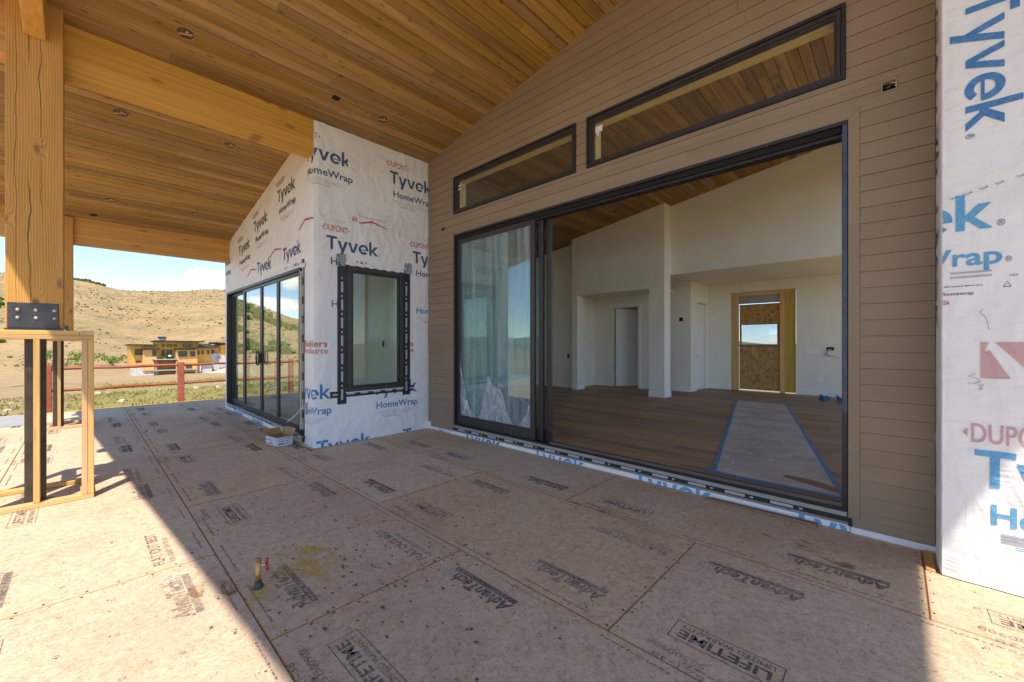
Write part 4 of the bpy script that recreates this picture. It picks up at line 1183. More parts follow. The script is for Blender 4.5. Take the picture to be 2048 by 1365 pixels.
def part(name, parent, loc, label=None):
    o = bpy.data.objects.new(name, None); COL.objects.link(o); o.location = loc
    attach(o, parent); tag(o, label); return o
def big_slider():
    d = part('sliding_door', sw, (-2.6, YW, .15), 'wide black multi panel sliding door with its panels stacked at the left and the right side open')
    k, bz = M['black'], M['bronze']
    # outer frame
    frame_rect(MB(), DX0 + .001, DX1 - .001, YW - .028, YW + .0, .1485, DZ1 - .001, .028, .02, .03).build('frame', k, d, .002)
    box('head_track', M['dark'], d, DX0 + .03, DX1 - .03, YW + .001, YW + .16, DZ1 - .075, DZ1 - .004)
    for y in (YW + .03, YW + .075, YW + .12): box('head_rib', k, d, DX0 + .03, DX1 - .03, y, y + .012, DZ1 - .10, DZ1 - .0755)
    box('jamb', k, d, DX0 + .002, DX0 + .032, YW + .001, YW + .16, .16, DZ1 - .08)
    box('jamb', k, d, DX1 - .030, DX1 - .0015, YW + .001, YW + .16, .16, DZ1 - .08)
    box('protective_film', M['blue_film'], d, DX1 - .0335, DX1 - .0305, YW - .026, YW + .15, .19, DZ1 - .08)
    box('protective_film', M['blue_film'], d, DX1 - .029, DX1 - .002, YW - .0305, YW - .0285, .9, DZ1 - .033)
    box('sill', k, d, DX0 + .002, DX1 - .002, YW + .001, YW + .17, .1475, .158)
    for y in (YW + .032, YW + .078): box('track_rail', M['alu'], d, -3.19, DX1 - .032, y, y + .009, .158, .170, .002)
    for y in (YW + .054, YW + .10): box('track_groove', M['dark'], d, -3.19, DX1 - .032, y, y + .018, .1581, .160)
    # stacked panels
    for i, (xr, y) in enumerate(((-3.405, YW + .018), (-3.300, YW + .064), (-3.208, YW + .110))):
        x0 = DX0 + .034
        p = part('door_panel', d, ((x0 + xr) / 2, y, .17))
        frame_rect(MB(), x0, xr, y, y + .040, .162, DZ1 - .078, .075 if i == 0 else .07, .15, .07).build('stile_and_rail', bz if i == 0 else k, p, .003) if False else None
        frame_rect(MB(), x0, xr, y, y + .040, .162, DZ1 - .078, .075 if i == 0 else .07, .15, .07).build('stile_frame', bz if i == 0 else k, p, .003)
        box('glass', M['glass_film'] if i == 0 else M['glass'], p, x0 + .07, xr - .065, y + .016, y + .024, .30, DZ1 - .145)
        if i == 0: film(p, x0 + .076, xr - .076, y + .0125)
def film(p, x0, x1, y):
    rnd = random.Random(2)
    def crumple(nm, outline, sx=26, sz=26):
        """loose sheet: a fan of folds between an upper and a lower edge"""
        mb = MB(); n = len(outline)
        for (xa, za, zb), (xb, zc, zd) in zip(outline, outline[1:]):
            m = 5
            for j in range(m):
                def P(x, lo, hi, j_):
                    z = lo + (hi - lo) * j_ / m
                    return (x, y - .003 - .016 * abs(math.sin(x * 23 + z * 11)) * (0.2 + j_ / m), z)
                mb.quad(P(xa, za, zb, j), P(xb, zc, zd, j), P(xb, zc, zd, j + 1), P(xa, za, zb, j + 1))
        return mb.build(nm, M['film'], p)
    w = x1 - x0; zb = .305
    crumple('peeled_film', [(x0, zb, zb + .90), (x0 + .03, zb, zb + .72), (x0 + .10, zb, zb + .50), (x0 + .16, zb, zb + .26), (x0 + .22, zb, zb + .16), (x0 + .34, zb, zb + .05), (x0 + .42, zb, zb + .015)])
    crumple('peeled_film', [(x0 + .42, zb, zb + .02), (x0 + .50, zb, zb + .16), (x0 + .58, zb, zb + .48), (x0 + .62, zb, zb + .66), (x0 + .68, zb, zb + .58), (x0 + .78, zb, zb + .50), (x0 + .90, zb, zb + .48), (x0 + .97, zb, zb + .33), (x0 + 1.02, zb, zb + .16), (x0 + 1.12, zb, zb + .04)])
    crumple('peeled_film', [(x0 + 1.16, zb, zb + .01), (x0 + 1.27, zb, zb + .05), (x0 + 1.35, zb, zb + .15), (x1, zb, zb + .34)])
    for a, b in (((x0 + .03, y - .02, zb + .66), (x0 + .16, y - .016, zb + .12)), ((x0 + .62, y - .02, zb + .62), (x0 + .86, y - .016, zb + .05)), ((x0 + .75, y - .02, zb + .5), (x0 + 1.05, y - .016, zb + .1)), ((x0 + .66, y - .012, zb + .64), (x1, y - .006, zb + .30)), ((x0 + .05, y - .012, zb + .6), (x0 + .40, y - .006, zb + .22))):
        a, b = Vector(a), Vector(b); wv = Vector((.012, 0, .004)); pts = [a.lerp(b, t / 6) + Vector((rnd.uniform(-.01, .01), 0, 0)) for t in range(7)]
        mb = MB()
        for q, r_ in zip(pts, pts[1:]): mb.quad(q - wv * .4, q + wv * .4, r_ + wv * .4, r_ - wv * .4)
        mb.build('film_crease', M['film'], p)
    box('sticker', M['card_white'], p, x0 + .09, x0 + .16, y - .003, y - .001, zb + .12, zb + .25)
big_slider()

def wall_box(x0, x1, z0, z1, nm, label):
    b = part(nm, sw, ((x0 + x1) / 2, YW, z0), label)
    frame_rect(MB(), x0, x1, YW - .012, YW + .05, z0, z1, .005).build('rim', M['jamb_wood'], b)
    box('back', M['dark'], b, x0, x1, YW + .05, YW + .055, z0, z1)
    for i in range(3):
        o = i * .014
        MB().tube([(x0 + .012 + o, YW + .045, z1 - .03), (x0 + .03 + o, YW + .012, z0 + .035 + o), (x0 + .052 + o, YW + .004, z0 + .05), (x1 - .008, YW + .02, z0 + .065 - o)], .0045, 6).build('wire', M['card_white'] if i == 2 else M['wire'], b)
wall_box(-.076, .006, 3.247, 3.329, 'junction_box', 'open electrical box with loose wires at the upper right of the siding')
for dx in (0, .028):
    MB().tube([(-5.30 + dx, YW - .012, 3.285), (-5.30 + dx, YW - .03, 3.262), (-5.302 + dx, YW - .035, 3.235)], .008, 6).build('wire_stub', M['dark'], sw)

# ================================================================== WRAPPED ROOM ON THE LEFT
wr = thing('wrapped_room', 'projecting room corner covered in printed white housewrap, with a window and a patio slider', 'house wing', (XC, YC, 0))
SX0, SX1, SZ0, SZ1 = -10.46, -6.15, .12, 2.51
WY0, WY1, WZ0, WZ1 = 2.604, 3.476, .74, 2.517
def wrapped_room():
    # front wall (faces -Y) and side wall (faces +X), tops follow the roof
    xl = -10.70
    fr = MB()
    def prism_y(x0, x1, y0, y1, z0, top):   # top follows the roof slope
        fr.hexa([(x0, y0, z0), (x1, y0, z0), (x1, y1, z0), (x0, y1, z0), (x0, y0, top(x0)), (x1, y0, top(x1)), (x1, y1, top(x1)), (x0, y1, top(x0))])
    top = lambda x: zr(x) - .004
    prism_y(xl, SX0, YC, YC + .15, 0, top); prism_y(SX1, XC - .208, YC, YC + .15, 0, top); prism_y(SX0, SX1, YC, YC + .15, SZ1, top)
    prism_y(XC - .208, XC, YC, YC + .15, 0, top)
    fr.box(SX0, SX1, YC, YC + .15, 0, SZ0)
    fr.build('wall_wrap', M['wrap'], wr, .004)
    fr = MB(); y0 = YC + .151; t_ = XC - .15
    zt = zr(XC) - .006
    fr.box(t_, XC, y0, WY0, 0, zt).box(t_, XC, WY1, YW + .002, 0, zt).box(t_, XC, WY0, WY1, 0, WZ0).box(t_, XC, WY0, WY1, WZ1, zt)
    fr.build('wall_wrap', M['wrap'], wr)
    # inner faces of the room; gap in the unseen far end added to light it
    rm = MB()
    rm.box(-10.6, -5.88, 3.86, 3.99, 0, 4.2).box(-10.66, -10.56, 2.3, 3.86, 0, .5).box(-10.66, -10.56, 2.3, 3.86, 2.5, 3.6).box(-10.5, -5.9, 2.3, 3.86, .10, .13)
    rm.box(-10.5, -5.9, 2.3, 3.86, 2.95, 3.05)
    rm.build('room_lining', M['white_wall'], wr)
    for y, z in ((3.0, 0),): pass
    box('wall_outlet', M['dark'], wr, -7.0, -6.94, 3.852, 3.859, 1.36, 1.47); box('wall_outlet', M['dark'], wr, -6.42, -6.37, 3.852, 3.859, .98, 1.08)
wrapped_room()

def smooth(a, b, x):
    t = min(1, max(0, (x - a) / (b - a))); return t * t * (3 - 2 * t)
def drape(u, v, seed=0.0):
    """slack in the sheet: diagonal pulls, soft billows and fine creases (metres off the wall)"""
    a = mnoise.noise(Vector((u * 1.5 + v * 1.1, v * 2.2 - u * .8, seed)))
    b = mnoise.noise(Vector((u * 5.2 + 1.5 * a, v * 1.3 + seed, 3.7 + seed)))
    c = mnoise.noise(Vector((u * 7.0 - v * 6.0, v * 3.0 + u * 2.0, 9.1 + seed)))
    r1 = 1 - abs(b) * 2.2; r2 = 1 - abs(c) * 2.4
    return .006 * (1 + a) + .009 * max(0, r1) ** 3 + .006 * max(0, r2) ** 3
def win_keep(u, v):
    """the sheet is pulled flat round the window, along the corner and the floor"""
    du = max(WY0 - .16 - u, u - (WY1 + .17), 0); dv = max(WZ0 - .20 - v, v - (WZ1 + .10), 0)
    return smooth(0, .16, math.hypot(du, dv)) * smooth(0, .05, u - YC) * smooth(0, .05, YW - u)
CELL = .025
def sheet_grid(name, mat, parent, u0, u1, v0, vtop, to3, skip=None):
    nu = max(1, round((u1 - u0) / CELL)); mb = MB(); idx = {}
    vmax = max(vtop(u0), vtop(u1)); nv = int((vmax - v0) / CELL) + 1
    for i in range(nu + 1):
        u = u0 + (u1 - u0) * i / nu
        for j in range(nv + 1):
            v = min(v0 + j * CELL, vtop(u)); idx[i, j] = len(mb.v); mb.v.append(to3(u, v, 0.0))
    for i in range(nu):
        for j in range(nv):
            um = u0 + (u1 - u0) * (i + .5) / nu; vm_ = v0 + (j + .5) * CELL
            if vm_ > vtop(um) or (skip and skip(um, vm_)): continue
            mb.f.append([idx[i, j], idx[i + 1, j], idx[i + 1, j + 1], idx[i, j + 1]]); mb.mi.append(0)
    return mb.build(name, mat, parent, 0, True)
def drape_print(o, to3, getuv):
    """cut a flat print along the sheet's cells and lay it over the folds"""
    if o is None: return
    me = o.data; bm = bmesh.new(); bm.from_mesh(me)
    for v in bm.verts:
        a, b = getuv(v.co); v.co = Vector((a, b, 0))
    us = [v.co.x for v in bm.verts]; vs2 = [v.co.y for v in bm.verts]
    for ax, lo, hi in ((0, min(us), max(us)), (1, min(vs2), max(vs2))):
        k = math.floor(lo / .025) + 1
        while k * .025 < hi:
            co = [0, 0, 0]; no = [0, 0, 0]; co[ax] = k * .025; no[ax] = 1
            bmesh.ops.bisect_plane(bm, geom=list(bm.verts) + list(bm.edges) + list(bm.faces), plane_co=co, plane_no=no); k += 1
    for v in bm.verts: v.co = Vector(to3(v.co.x, v.co.y, .0034))
    bm.to_mesh(me); bm.free()
R3 = lambda u, v, e: (XC + .0012 + drape(u, v) * win_keep(u, v) + e, u, v)
W3 = lambda u, v, e: (u, YR - .0012 - drape(u * 1.0, v, 5.0) * .55 * smooth(0, .06, u - XR) - e, v)
L3 = lambda u, v, e: (u, YC - .0012 - .8 * drape(u, v, 11.0) * smooth(0, .10, v - SZ1 - .06) * smooth(0, .05, XC - u) - e, v)
def block(p, u, v, navy=0, red=1, grey=2, tyv=True, hw=True, dup=True, fine=True, rot=0.0, k=1.0):
    c, s = math.cos(rot), math.sin(rot)
    def at(a, b): return u + a * c - b * s, v + a * s + b * c
    if dup:
        x, y = at(-.03, .258); p.text('DUPONT', x, x + .335, y, .082, red, .004, 0, rot)
        for a0, a1 in ((-.057, -.036), (.335, .314)):
            q = [at(a0, .299), at(a1, .32), at(a1, .278)]
            p.poly(q if a0 < 0 else q[::-1], red)
    if tyv:
        x, y = at(0, 0); p.tyvek(x, x + .775, y, .19 * k, navy, rot)
        x, y = at(.785, 0); p.text('.', x, x + .014, y, .1, grey, 0, 0, rot)
    if hw:
        x, y = at(.066, -.205); p.text('HomeWrap', x, x + .725, y, .094, navy, .016, 0, rot)
    if fine:
        for i, (a, b) in enumerate(((.07, .72), (.07, .70), (.14, .62))):
            x, y = at(a, -.265 - i * .026); p.dashes(x, x + (b - a), y, .008, grey, i + 3)
        x, y = at(.2, -.352); p.text('MADE IN THE USA', x, x + .27, y, .018, red, 0, 0, rot)
MATS_W = [M['ink_navy'], M['ink_red'], M['ink_grey'], M['ink_blue'], M['ink_orange'], M['ink_black']]
def wrap_prints():
    sheet_grid('wrap_sheet', M['wrap'], wr, YC + .002, YW - .019, .002, lambda u: zr(XC) - .012, R3, lambda u, v: WY0 < u < WY1 and WZ0 < v < WZ1)
    sheet_grid('wrap_sheet', M['wrap'], wr, -10.69, XC - .002, SZ1 + .04, lambda u: min(zr(u) - .012, 3.972 if u > XC - .21 else 9), L3)
    cR = (YC + .0005, YW - .02, .001, zr(XC) - .02); cL = (-10.69, XC, .001, 9)
    def both(fn, wrapc=True):
        for c4 in ((cR[0], WY0, cR[2], cR[3]), (WY1, cR[1], cR[2], cR[3]), (WY0, WY1, WZ1, cR[3]), (WY0, WY1, cR[2], WZ0)):
            p = Print(); fn(p)
            drape_print(p.build('wrap_print', MATS_W, wr, (XC + .0022, 0, 0), (0, 1, 0), (0, 0, 1), c4), R3, lambda c: (c.y, c.z))
        if wrapc:
            q = Print(); fn(q)
            o_ = q.build('wrap_print', MATS_W, wr, (XC - YC, YC - .0022, 0), (1, 0, 0), (0, 0, 1), (YC - 1.2, YC - .003, .001, SZ1 + .04))
            q = Print(); fn(q)
            drape_print(q.build('wrap_print', MATS_W, wr, (XC - YC, YC - .0022, 0), (1, 0, 0), (0, 0, 1), (YC - 1.2, YC - .003, SZ1 + .045, 3.965)), L3, lambda c: (c.x, c.z))
    both(lambda p: block(p, 1.883, 3.94)); both(lambda p: block(p, 3.265, 3.925, fine=True), False)
    both(lambda p: block(p, 2.298, 2.735, fine=False), False); both(lambda p: block(p, 3.677, 2.735, fine=False), False)
    both(lambda p: block(p, 2.310, 2.135, 3, tyv=False, dup=False, fine=False), False); both(lambda p: block(p, 3.685, 2.12, 3, tyv=False, dup=False), False)
    both(lambda p: block(p, 1.583, .66, 3, dup=False)); both(lambda p: block(p, 2.983, .64, 3, dup=False), False)
    both(lambda p: block(p, 2.17, -.10, 3, dup=False, hw=False, fine=False), False); both(lambda p: block(p, 3.50, -.14, 3, dup=False, hw=False, fine=False), False)
    for u in (1.81, 3.185):
        both(lambda p: (p.text('Builders', u, u + .51, 1.378, .085, 4, .02), p.text('FirstSource', u, u + .51, 1.285, .075, 4, .012)))
    def choice(p):
        p.text("The Contractor's Choice", 2.767, 3.182, 3.278, .026, 1, 0)
        p.poly([(2.74, 3.185), (2.79, 3.198), (2.974, 3.255), (3.244, 3.178), (3.20, 3.178), (2.974, 3.228), (2.80, 3.182)], 1)
        p.frame(2.672, 2.742, 3.197, 3.262, .008, 1); p.text('BC', 2.685, 2.73, 3.212, .034, 1, .01)
    both(choice, False)
    # staple rows and overlap creases
    st = MB(); rnd = random.Random(8)
    for k in range(46):
        y = YC + .04 + k * .04; z = 3.16 - (y - YC) * .015 + rnd.uniform(-.012, .012) + (.06 if 10 < k < 26 else 0)
        a = rnd.uniform(-.9, .9); l = rnd.uniform(.008, .016)
        if k % 3: st.tube([R3(y - l * math.cos(a), z - l * math.sin(a), .003), R3(y, z + .006, .003), R3(y + l * math.cos(a), z - l * math.sin(a), .003)], .0017, 4)
    for y in (YC + .22, YW - .1):
        for k in range(14):
            z = 3.9 - k * .05; st.tube([R3(y, z, .003), R3(y + rnd.uniform(-.01, .01), z - rnd.uniform(.008, .022), .003)], .0017, 4)
    o = st.build('staple', M['ink_black'], wr); o['kind'] = 'stuff'
    # left face
    def lf(fn):
        p = Print(); fn(p); drape_print(p.build('wrap_print', MATS_W, wr, (0, YC - .0022, 0), (1, 0, 0), (0, 0, 1), (-10.69, XC - .003, SZ1 + .05, 4.4)), L3, lambda c: (c.x, c.z))
    lf(lambda p: block(p, -7.17, 3.66, 5, rot=.06)); lf(lambda p: block(p, -8.47, 3.43, 5, rot=.08)); lf(lambda p: block(p, -9.52, 3.16, 5, rot=.08)); lf(lambda p: block(p, -10.98, 3.07, 5, rot=.05))
    lf(lambda p: block(p, -6.92, 2.70, 0, rot=.02, dup=False, fine=False)); lf(lambda p: block(p, -8.28, 2.665, 0, rot=.0, dup=False, fine=False))
    for u, v in ((-6.29, 3.07), (-7.62, 2.86), (-8.95, 2.70)):
        lf(lambda p: p.poly([(u, v), (u + .06, v + .005), (u + .30, v + .10), (u + .62, v + .055), (u + .58, v + .04), (u + .30, v + .07), (u + .08, v - .015)], 1))
wrap_prints()

def tape_strip(parent, x, y0, y1, z0, z1, seed, vertical=True, faceX=True):
    """black flashing tape with grey label blocks on the +X face"""
    rnd = random.Random(seed)
    t = box('flashing_tape', M['tape_black'], parent, x, x + .003, y0, y1, z0, z1)
    lb = MB()
    if vertical:
        z = z0 + .06
        while z < z1 - .2:
            m = (y0 + y1) / 2; lb.box(x + .003, x + .0038, m - .014, m + .016, z, z + .15); lb.box(x + .003, x + .0038, m - .012, m + .010, z + .185, z + .215); z += .255
    else:
        y = y0 + .05
        while y < y1 - .15:
            m = (z0 + z1) / 2; lb.box(x + .003, x + .0038, y, y + .12, m - .014, m + .012); y += .2
    if lb.f: lb.build('tape_print', M['label_grey'], t)
def side_window():
    w = part('window', wr, (XC, (WY0 + WY1) / 2, WZ0), 'tall dark framed window in the wrapped wall, edged with black flashing tape')
    tape_strip(w, XC + .0045, 2.342, 3.75, .655, .745, 1, False)
    tape_strip(w, XC + .0088, 2.455, 2.585, .56, 2.60, 2); tape_strip(w, XC + .0088, 3.492, 3.63, .60, 2.60, 3)
    box('flashing_tape', M['tape_black'], w, XC + .0045, XC + .0085, 2.47, 3.62, 2.49, 2.565)
    def ring(x0, x1, i, wd, m, nm, bev=.003):
        a, b, c, d = WY0 + i, WY1 - i, WZ0 + i, WZ1 - i
        mb = MB(); mb.box(x0, x1, a, b, c, c + wd).box(x0, x1, a, b, d - wd, d).box(x0, x1, a, a + wd, c + wd, d - wd).box(x0, x1, b - wd, b, c + wd, d - wd)
        mb.build(nm, m, w, bev)
    ring(XC - .02, XC + .045, -.012, .055, M['bronze'], 'frame'); ring(XC - .02, XC + .030, .044, .030, M['black'], 'sash'); ring(XC - .13, XC - .021, .0, .03, M['white_trim'], 'inner_return')
    box('pane', M['glass_pale'], w, XC + .006, XC + .012, WY0 + .073, WY1 - .073, WZ0 + .073, WZ1 - .073)
    box('sill_flange', M['card_white'], w, XC + .004, XC + .03, WY0 - .03, WY1 + .03, WZ0 - .028, WZ0 - .0125)
    # crumpled tape ends at the head corners
    rnd = random.Random(5)
    for yc_, zc_ in ((2.50, 2.62), (3.585, 2.64)):
        mb = MB(); n = 6; P = {}
        for i in range(n + 1):
            for j in range(n + 1):
                P[i, j] = (XC + .008 + rnd.uniform(0, .028), yc_ - .06 + .13 * i / n + rnd.uniform(-.01, .01), zc_ - .10 + .17 * j / n + rnd.uniform(-.012, .012))
        for i in range(n):
            for j in range(n): mb.quad(P[i, j], P[i + 1, j], P[i + 1, j + 1], P[i, j + 1])
        mb.build('crumpled_tape', M['tape_edge'], w)
    mb = MB(); n = 22
    for i in range(n):
        def Q(k, h): return (XC + .010 + .010 * abs(math.sin(k * 2.3)), 2.56 + .96 * k / n, 2.545 + h * .05 + .008 * math.sin(k * 1.9))
        mb.quad(Q(i, 0), Q(i + 1, 0), Q(i + 1, 1), Q(i, 1))
    mb.build('folded_wrap', M['wrap'], w)
side_window()

def patio_slider():
    d = part('sliding_door', wr, ((SX0 + SX1) / 2, YC, SZ0), 'four panel patio slider reflecting hill and sky, black pull handle in the middle')
    k, bz = M['black'], M['bronze']
    frame_rect(MB(), SX0 + .002, SX1 - .002, YC - .03, YC + .10, SZ0 + .002, SZ1 - .002, .05, .035, .045).build('frame', bz, d, .003)
    def panel(x0, x1, y, wl=.05, wr_=.05, m=bz, gl='glass_mirror'):
        p = part('door_panel', d, ((x0 + x1) / 2, y, SZ0 + .04))
        z0, z1 = SZ0 + .04, SZ1 - .05
        mb = MB(); mb.box(x0, x1, y, y + .035, z0, z0 + .09).box(x0, x1, y, y + .035, z1 - .05, z1).box(x0, x0 + wl, y, y + .035, z0 + .09, z1 - .05).box(x1 - wr_, x1, y, y + .035, z0 + .09, z1 - .05)
        mb.build('stile_frame', m, p, .002)
        box('glass', M[gl], p, x0 + wl - .004, x1 - wr_ + .004, y + .014, y + .020, z0 + .086, z1 - .046)
        return p
    panel(SX0 + .055, -9.16, YC + .055, .08, .05); panel(-9.24, -8.085, YC - .005, .13, .05, k); p = panel(-8.08, -7.21, YC - .004, .05, .045); panel(-7.205, SX1 - .055, YC - .003, .05, .05)
    # pull handle: rounded loop on the meeting stile
    pts = []
    for i in range(25):
        t = 6.2832 * i / 24; pts.append((-8.085 + .085 * math.copysign(abs(math.cos(t)) ** .6, math.cos(t)), YC - .055, 1.165 + .12 * math.copysign(abs(math.sin(t)) ** .7, math.sin(t))))
    h = MB(); h.tube(pts, .013, 8, 0, False); h.build('handle', k, d, 0, True)
    box('handle_plate', k, d, -8.115, -8.055, YC - .05, YC - .006, 1.08, 1.25, .004)
    for zz in (1.10, 1.23): MB().tube([(-8.085, YC - .05, zz), (-8.085, YC - .006, zz)], .012, 8).build('handle_standoff', k, d)
    box('sill', M['blue_film'], d, SX0 + .06, -7.21, YC - .026, YC + .03, SZ0 + .0375, SZ0 + .0385)
    box('sill_edge', M['alu'], d, SX0 - .01, SX1 + .01, YC - .045, YC - .031, SZ0 + .0, SZ0 + .018, .002)
    # tape, foam and torn wrap under the sill
    tp = box('flashing_tape', M['tape_black'], d, SX0 - .05, SX1 + .12, YC - .006, YC - .0025, .075, .118)
    lb = MB(); x = SX0
    while x < SX1: lb.box(x, x + .12, YC - .0075, YC - .0062, .083, .108); x += .25
    lb.build('tape_print', M['label_grey'], tp)
    tv = box('flashing_tape', M['tape_black'], d, SX1 + .01, SX1 + .10, YC - .006, YC - .0025, .02, 2.62)
    lb = MB(); z = .2
    while z < 2.4: lb.box(SX1 + .03, SX1 + .07, YC - .0075, YC - .0062, z, z + .16); z += .27
    lb.build('tape_print', M['label_grey'], tv)
    box('jamb_shim', M['foam'], d, SX1 - .0015, SX1 + .012, YC - .03, YC - .0065, .2, 2.45)
    mb = MB(); rnd = random.Random(4); n = 40
    for i in range(n):
        def Q(k, h):
            r_ = random.Random(k * 7 + h * 3)
            return (-10.6 + 4.45 * k / n, YC - .008 - .018 * r_.random(), (.008 if h == 0 else .068 + .02 * r_.random()))
        mb.quad(Q(i, 0), Q(i + 1, 0), Q(i + 1, 1), Q(i, 1))
    mb.build('torn_wrap', M['wrap'], d)
    p = Print()
    for u in (-9.9, -8.6, -7.3): p.tyvek(u, u + .7, -.08, .19, 0)
    p.build('wrap_print', [M['ink_sky']], d, (0, YC - .028, 0), (1, 0, 0), (0, 0, 1), (-10.5, -6.3, .006, .07))
    mb = MB(); n = 16
    for i in range(n):
        x = -7.35 + i * .075; s = rnd.uniform(.012, .03); mb.tube([(x, YC - .02, .105 + rnd.uniform(-.02, .02)), (x + .05, YC - .022, .105 + rnd.uniform(-.02, .02))], s, 6)
    mb.build('spray_foam', M['foam'], d)
    # crumpled flashing strip along the head
    mb = MB(); n = 60
    for i in range(n):
        def Q(k, h):
            r_ = random.Random(k * 5 + h); return (SX0 - .1 + (SX1 - SX0 + .25) * k / n, YC - .006 - .02 * r_.random(), SZ1 - .02 + h * .06 + .012 * r_.random())
        mb.quad(Q(i, 0), Q(i + 1, 0), Q(i + 1, 1), Q(i, 1))
    mb.build('folded_wrap', M['wrap'], d)
patio_slider()
c = MB()
pts = [(-6.02, YC - .006, .52), (-6.10, YC - .03, .50), (-6.14, YC - .06, .44), (-6.20, YC - .12, .36), (-6.34, YC - .14, .295), (-6.44, YC - .10, .275), (-6.475, YC - .065, .295)]
tag(c.tube(pts, .0065, 8).build('loose_cable', M['white_cable'], None, 0, True), 'short bent white cable poking out beside the patio slider', 'cable')
box('cable_patch', M['tape_edge'], wr, -6.055, -5.93, YC - .005, YC - .0024, .43, .60)

# ================================================================== WRAPPED WALL ON THE RIGHT
rw = thing('wrapped_wall', 'white housewrap covered wall end at the right edge, lower part in sunlight', 'wall', (XR, YR, 0))
def right_wall():
    mb = MB()
    mb.box(XR, .95, YR, YW + .003, 0.004, zr(XR) - .02)
    mb.build('wall_wrap', M['wrap'], rw, .012, False, 2)
    # loose folded edge where the wrap laps round the corner
    fl = MB(); n = 60; rnd = random.Random(6)
    for i in range(n):
        def Q(k, j):
            z = .02 + 5.4 * k / n; w = .004 * math.sin(k * .9) + .003 * math.sin(k * 2.3)
            return [(XR - .004 + w, YR + .21, z), (XR - .008 - abs(w), YR + .13, z), (XR - .005 + w * .6, YR + .05, z), (XR + .008, YR - .006, z)][j]
        for j in range(3): fl.quad(Q(i, j), Q(i + 1, j), Q(i + 1, j + 1), Q(i, j + 1))
    fl.build('wrap_fold', M['wrap'], rw, 0, True)
    mats = [M['ink_blue'], M['ink_fade'], M['ink_grey'], M['ink_sky'], M['ink_red'], M['ink_navy']]
    cl = (XR + .010, .93, .002, 5.5)
    p = Print(); p.tyvek(0, .80, 0, .205, 0); p.text('®', .815, .845, 0, .035, 5)
    drape_print(p.build('wrap_print', mats, rw, (.303, YR - .0022, 3.487), (0, 0, -1), (1, 0, 0)), W3, lambda c: (c.x, c.z))
    p = Print()
    p.tyvek(-.375, .41, 2.10, .205, 3); p.text('®', .425, .455, 2.105, .035, 5)
    p.text('HomeWrap', -.30, .444, 1.893, .10, 3, .02); p.text('®', .455, .48, 1.895, .03, 5)
    for i in range(2): p.rect(.24, .405, 1.845 - i * .026, 1.856 - i * .026, 2)
    p.dashes(.215, .37, 1.768, .006, 5, 2); p.text('USA', .472, .503, 1.81, .012, 5)
    p.frame(.447, .478, 1.750, 1.754, .002, 5); p.poly([(.447, 1.752), (.4495, 1.752), (.4625, 1.780), (.4625, 1.784)], 5); p.poly([(.4755, 1.752), (.478, 1.752), (.4625, 1.784), (.4625, 1.780)], 5)
    p.text('/homewrap', .205, .335, 1.718, .018, 5, .012)
    p.text('ESA', .205, .238, 1.662, .026, 4, .01)
    p.poly([(.363, 1.434), (.395, 1.434), (.378, 1.385), (.384, 1.38), (.395, 1.39), (.475, 1.225), (.363, 1.225)], 1)
    p.poly([(.417, 1.434), (.60, 1.434), (.60, 1.225), (.575, 1.225)], 1)
    p.text('DUPONT', .327, .70, .845, .108, 1, .01); p.poly([(.290, .900), (.311, .875), (.311, .926)], 1)
    p.tyvek(.339, 1.12, .590, .213, 3); p.text('HomeWrap', .403, 1.14, .382, .108, 3, .02)
    for i in range(3): p.rect(.442, .9, .322 - i * .017, .334 - i * .017, 2)
    p.rect(.493, .9, .268, .272, 3); p.rect(.493, .9, .256, .260, 3)
    for u in (.24, .30, .36, .42, .50): p.text('Tyvek', u, u + .035, 2.29 + .25 * (u - .22) + .02 * (int(u * 100) % 2), .014, 5, 0, 0, .35)
    # pencilled note
    def stroke(pts, w=.0016):
        for (a, b), (c_, d_) in zip(pts, pts[1:]):
            dx, dy = c_ - a, d_ - b; l = math.hypot(dx, dy) or 1; nx, ny = -dy / l * w, dx / l * w
            p.poly([(a - nx, b - ny), (c_ - nx, d_ - ny), (c_ + nx, d_ + ny), (a + nx, b + ny)], 2)
    stroke([(.345, 1.25), (.315, 1.232), (.345, 1.222), (.36, 1.205), (.34, 1.19), (.31, 1.192)]); stroke([(.335, 1.185), (.365, 1.205)]); stroke([(.352, 1.19), (.37, 1.16), (.355, 1.155), (.375, 1.185), (.36, 1.188)])
    stroke([(.372, 1.60), (.385, 1.57), (.395, 1.51)]); stroke([(.37, 1.59), (.36, 1.61), (.372, 1.625)])
    drape_print(p.build('wrap_print', mats, rw, (0, YR - .0022, 0), (1, 0, 0), (0, 0, 1), cl), W3, lambda c: (c.x, c.z))
    sheet_grid('wrap_sheet', M['wrap'], rw, XR + .008, .945, .006, lambda u: zr(XR) - .03, W3)
    # letters seen edge on on the return
    q = Print(); q.text('HomeWrap Tyvek', -1.2, 1.5, 0, .09, 5, .01)
    q.build('wrap_print', mats, rw, (XR - .0135, YR + .075, 3.0), (0, 0, -1), (0, 1, 0))
right_wall()

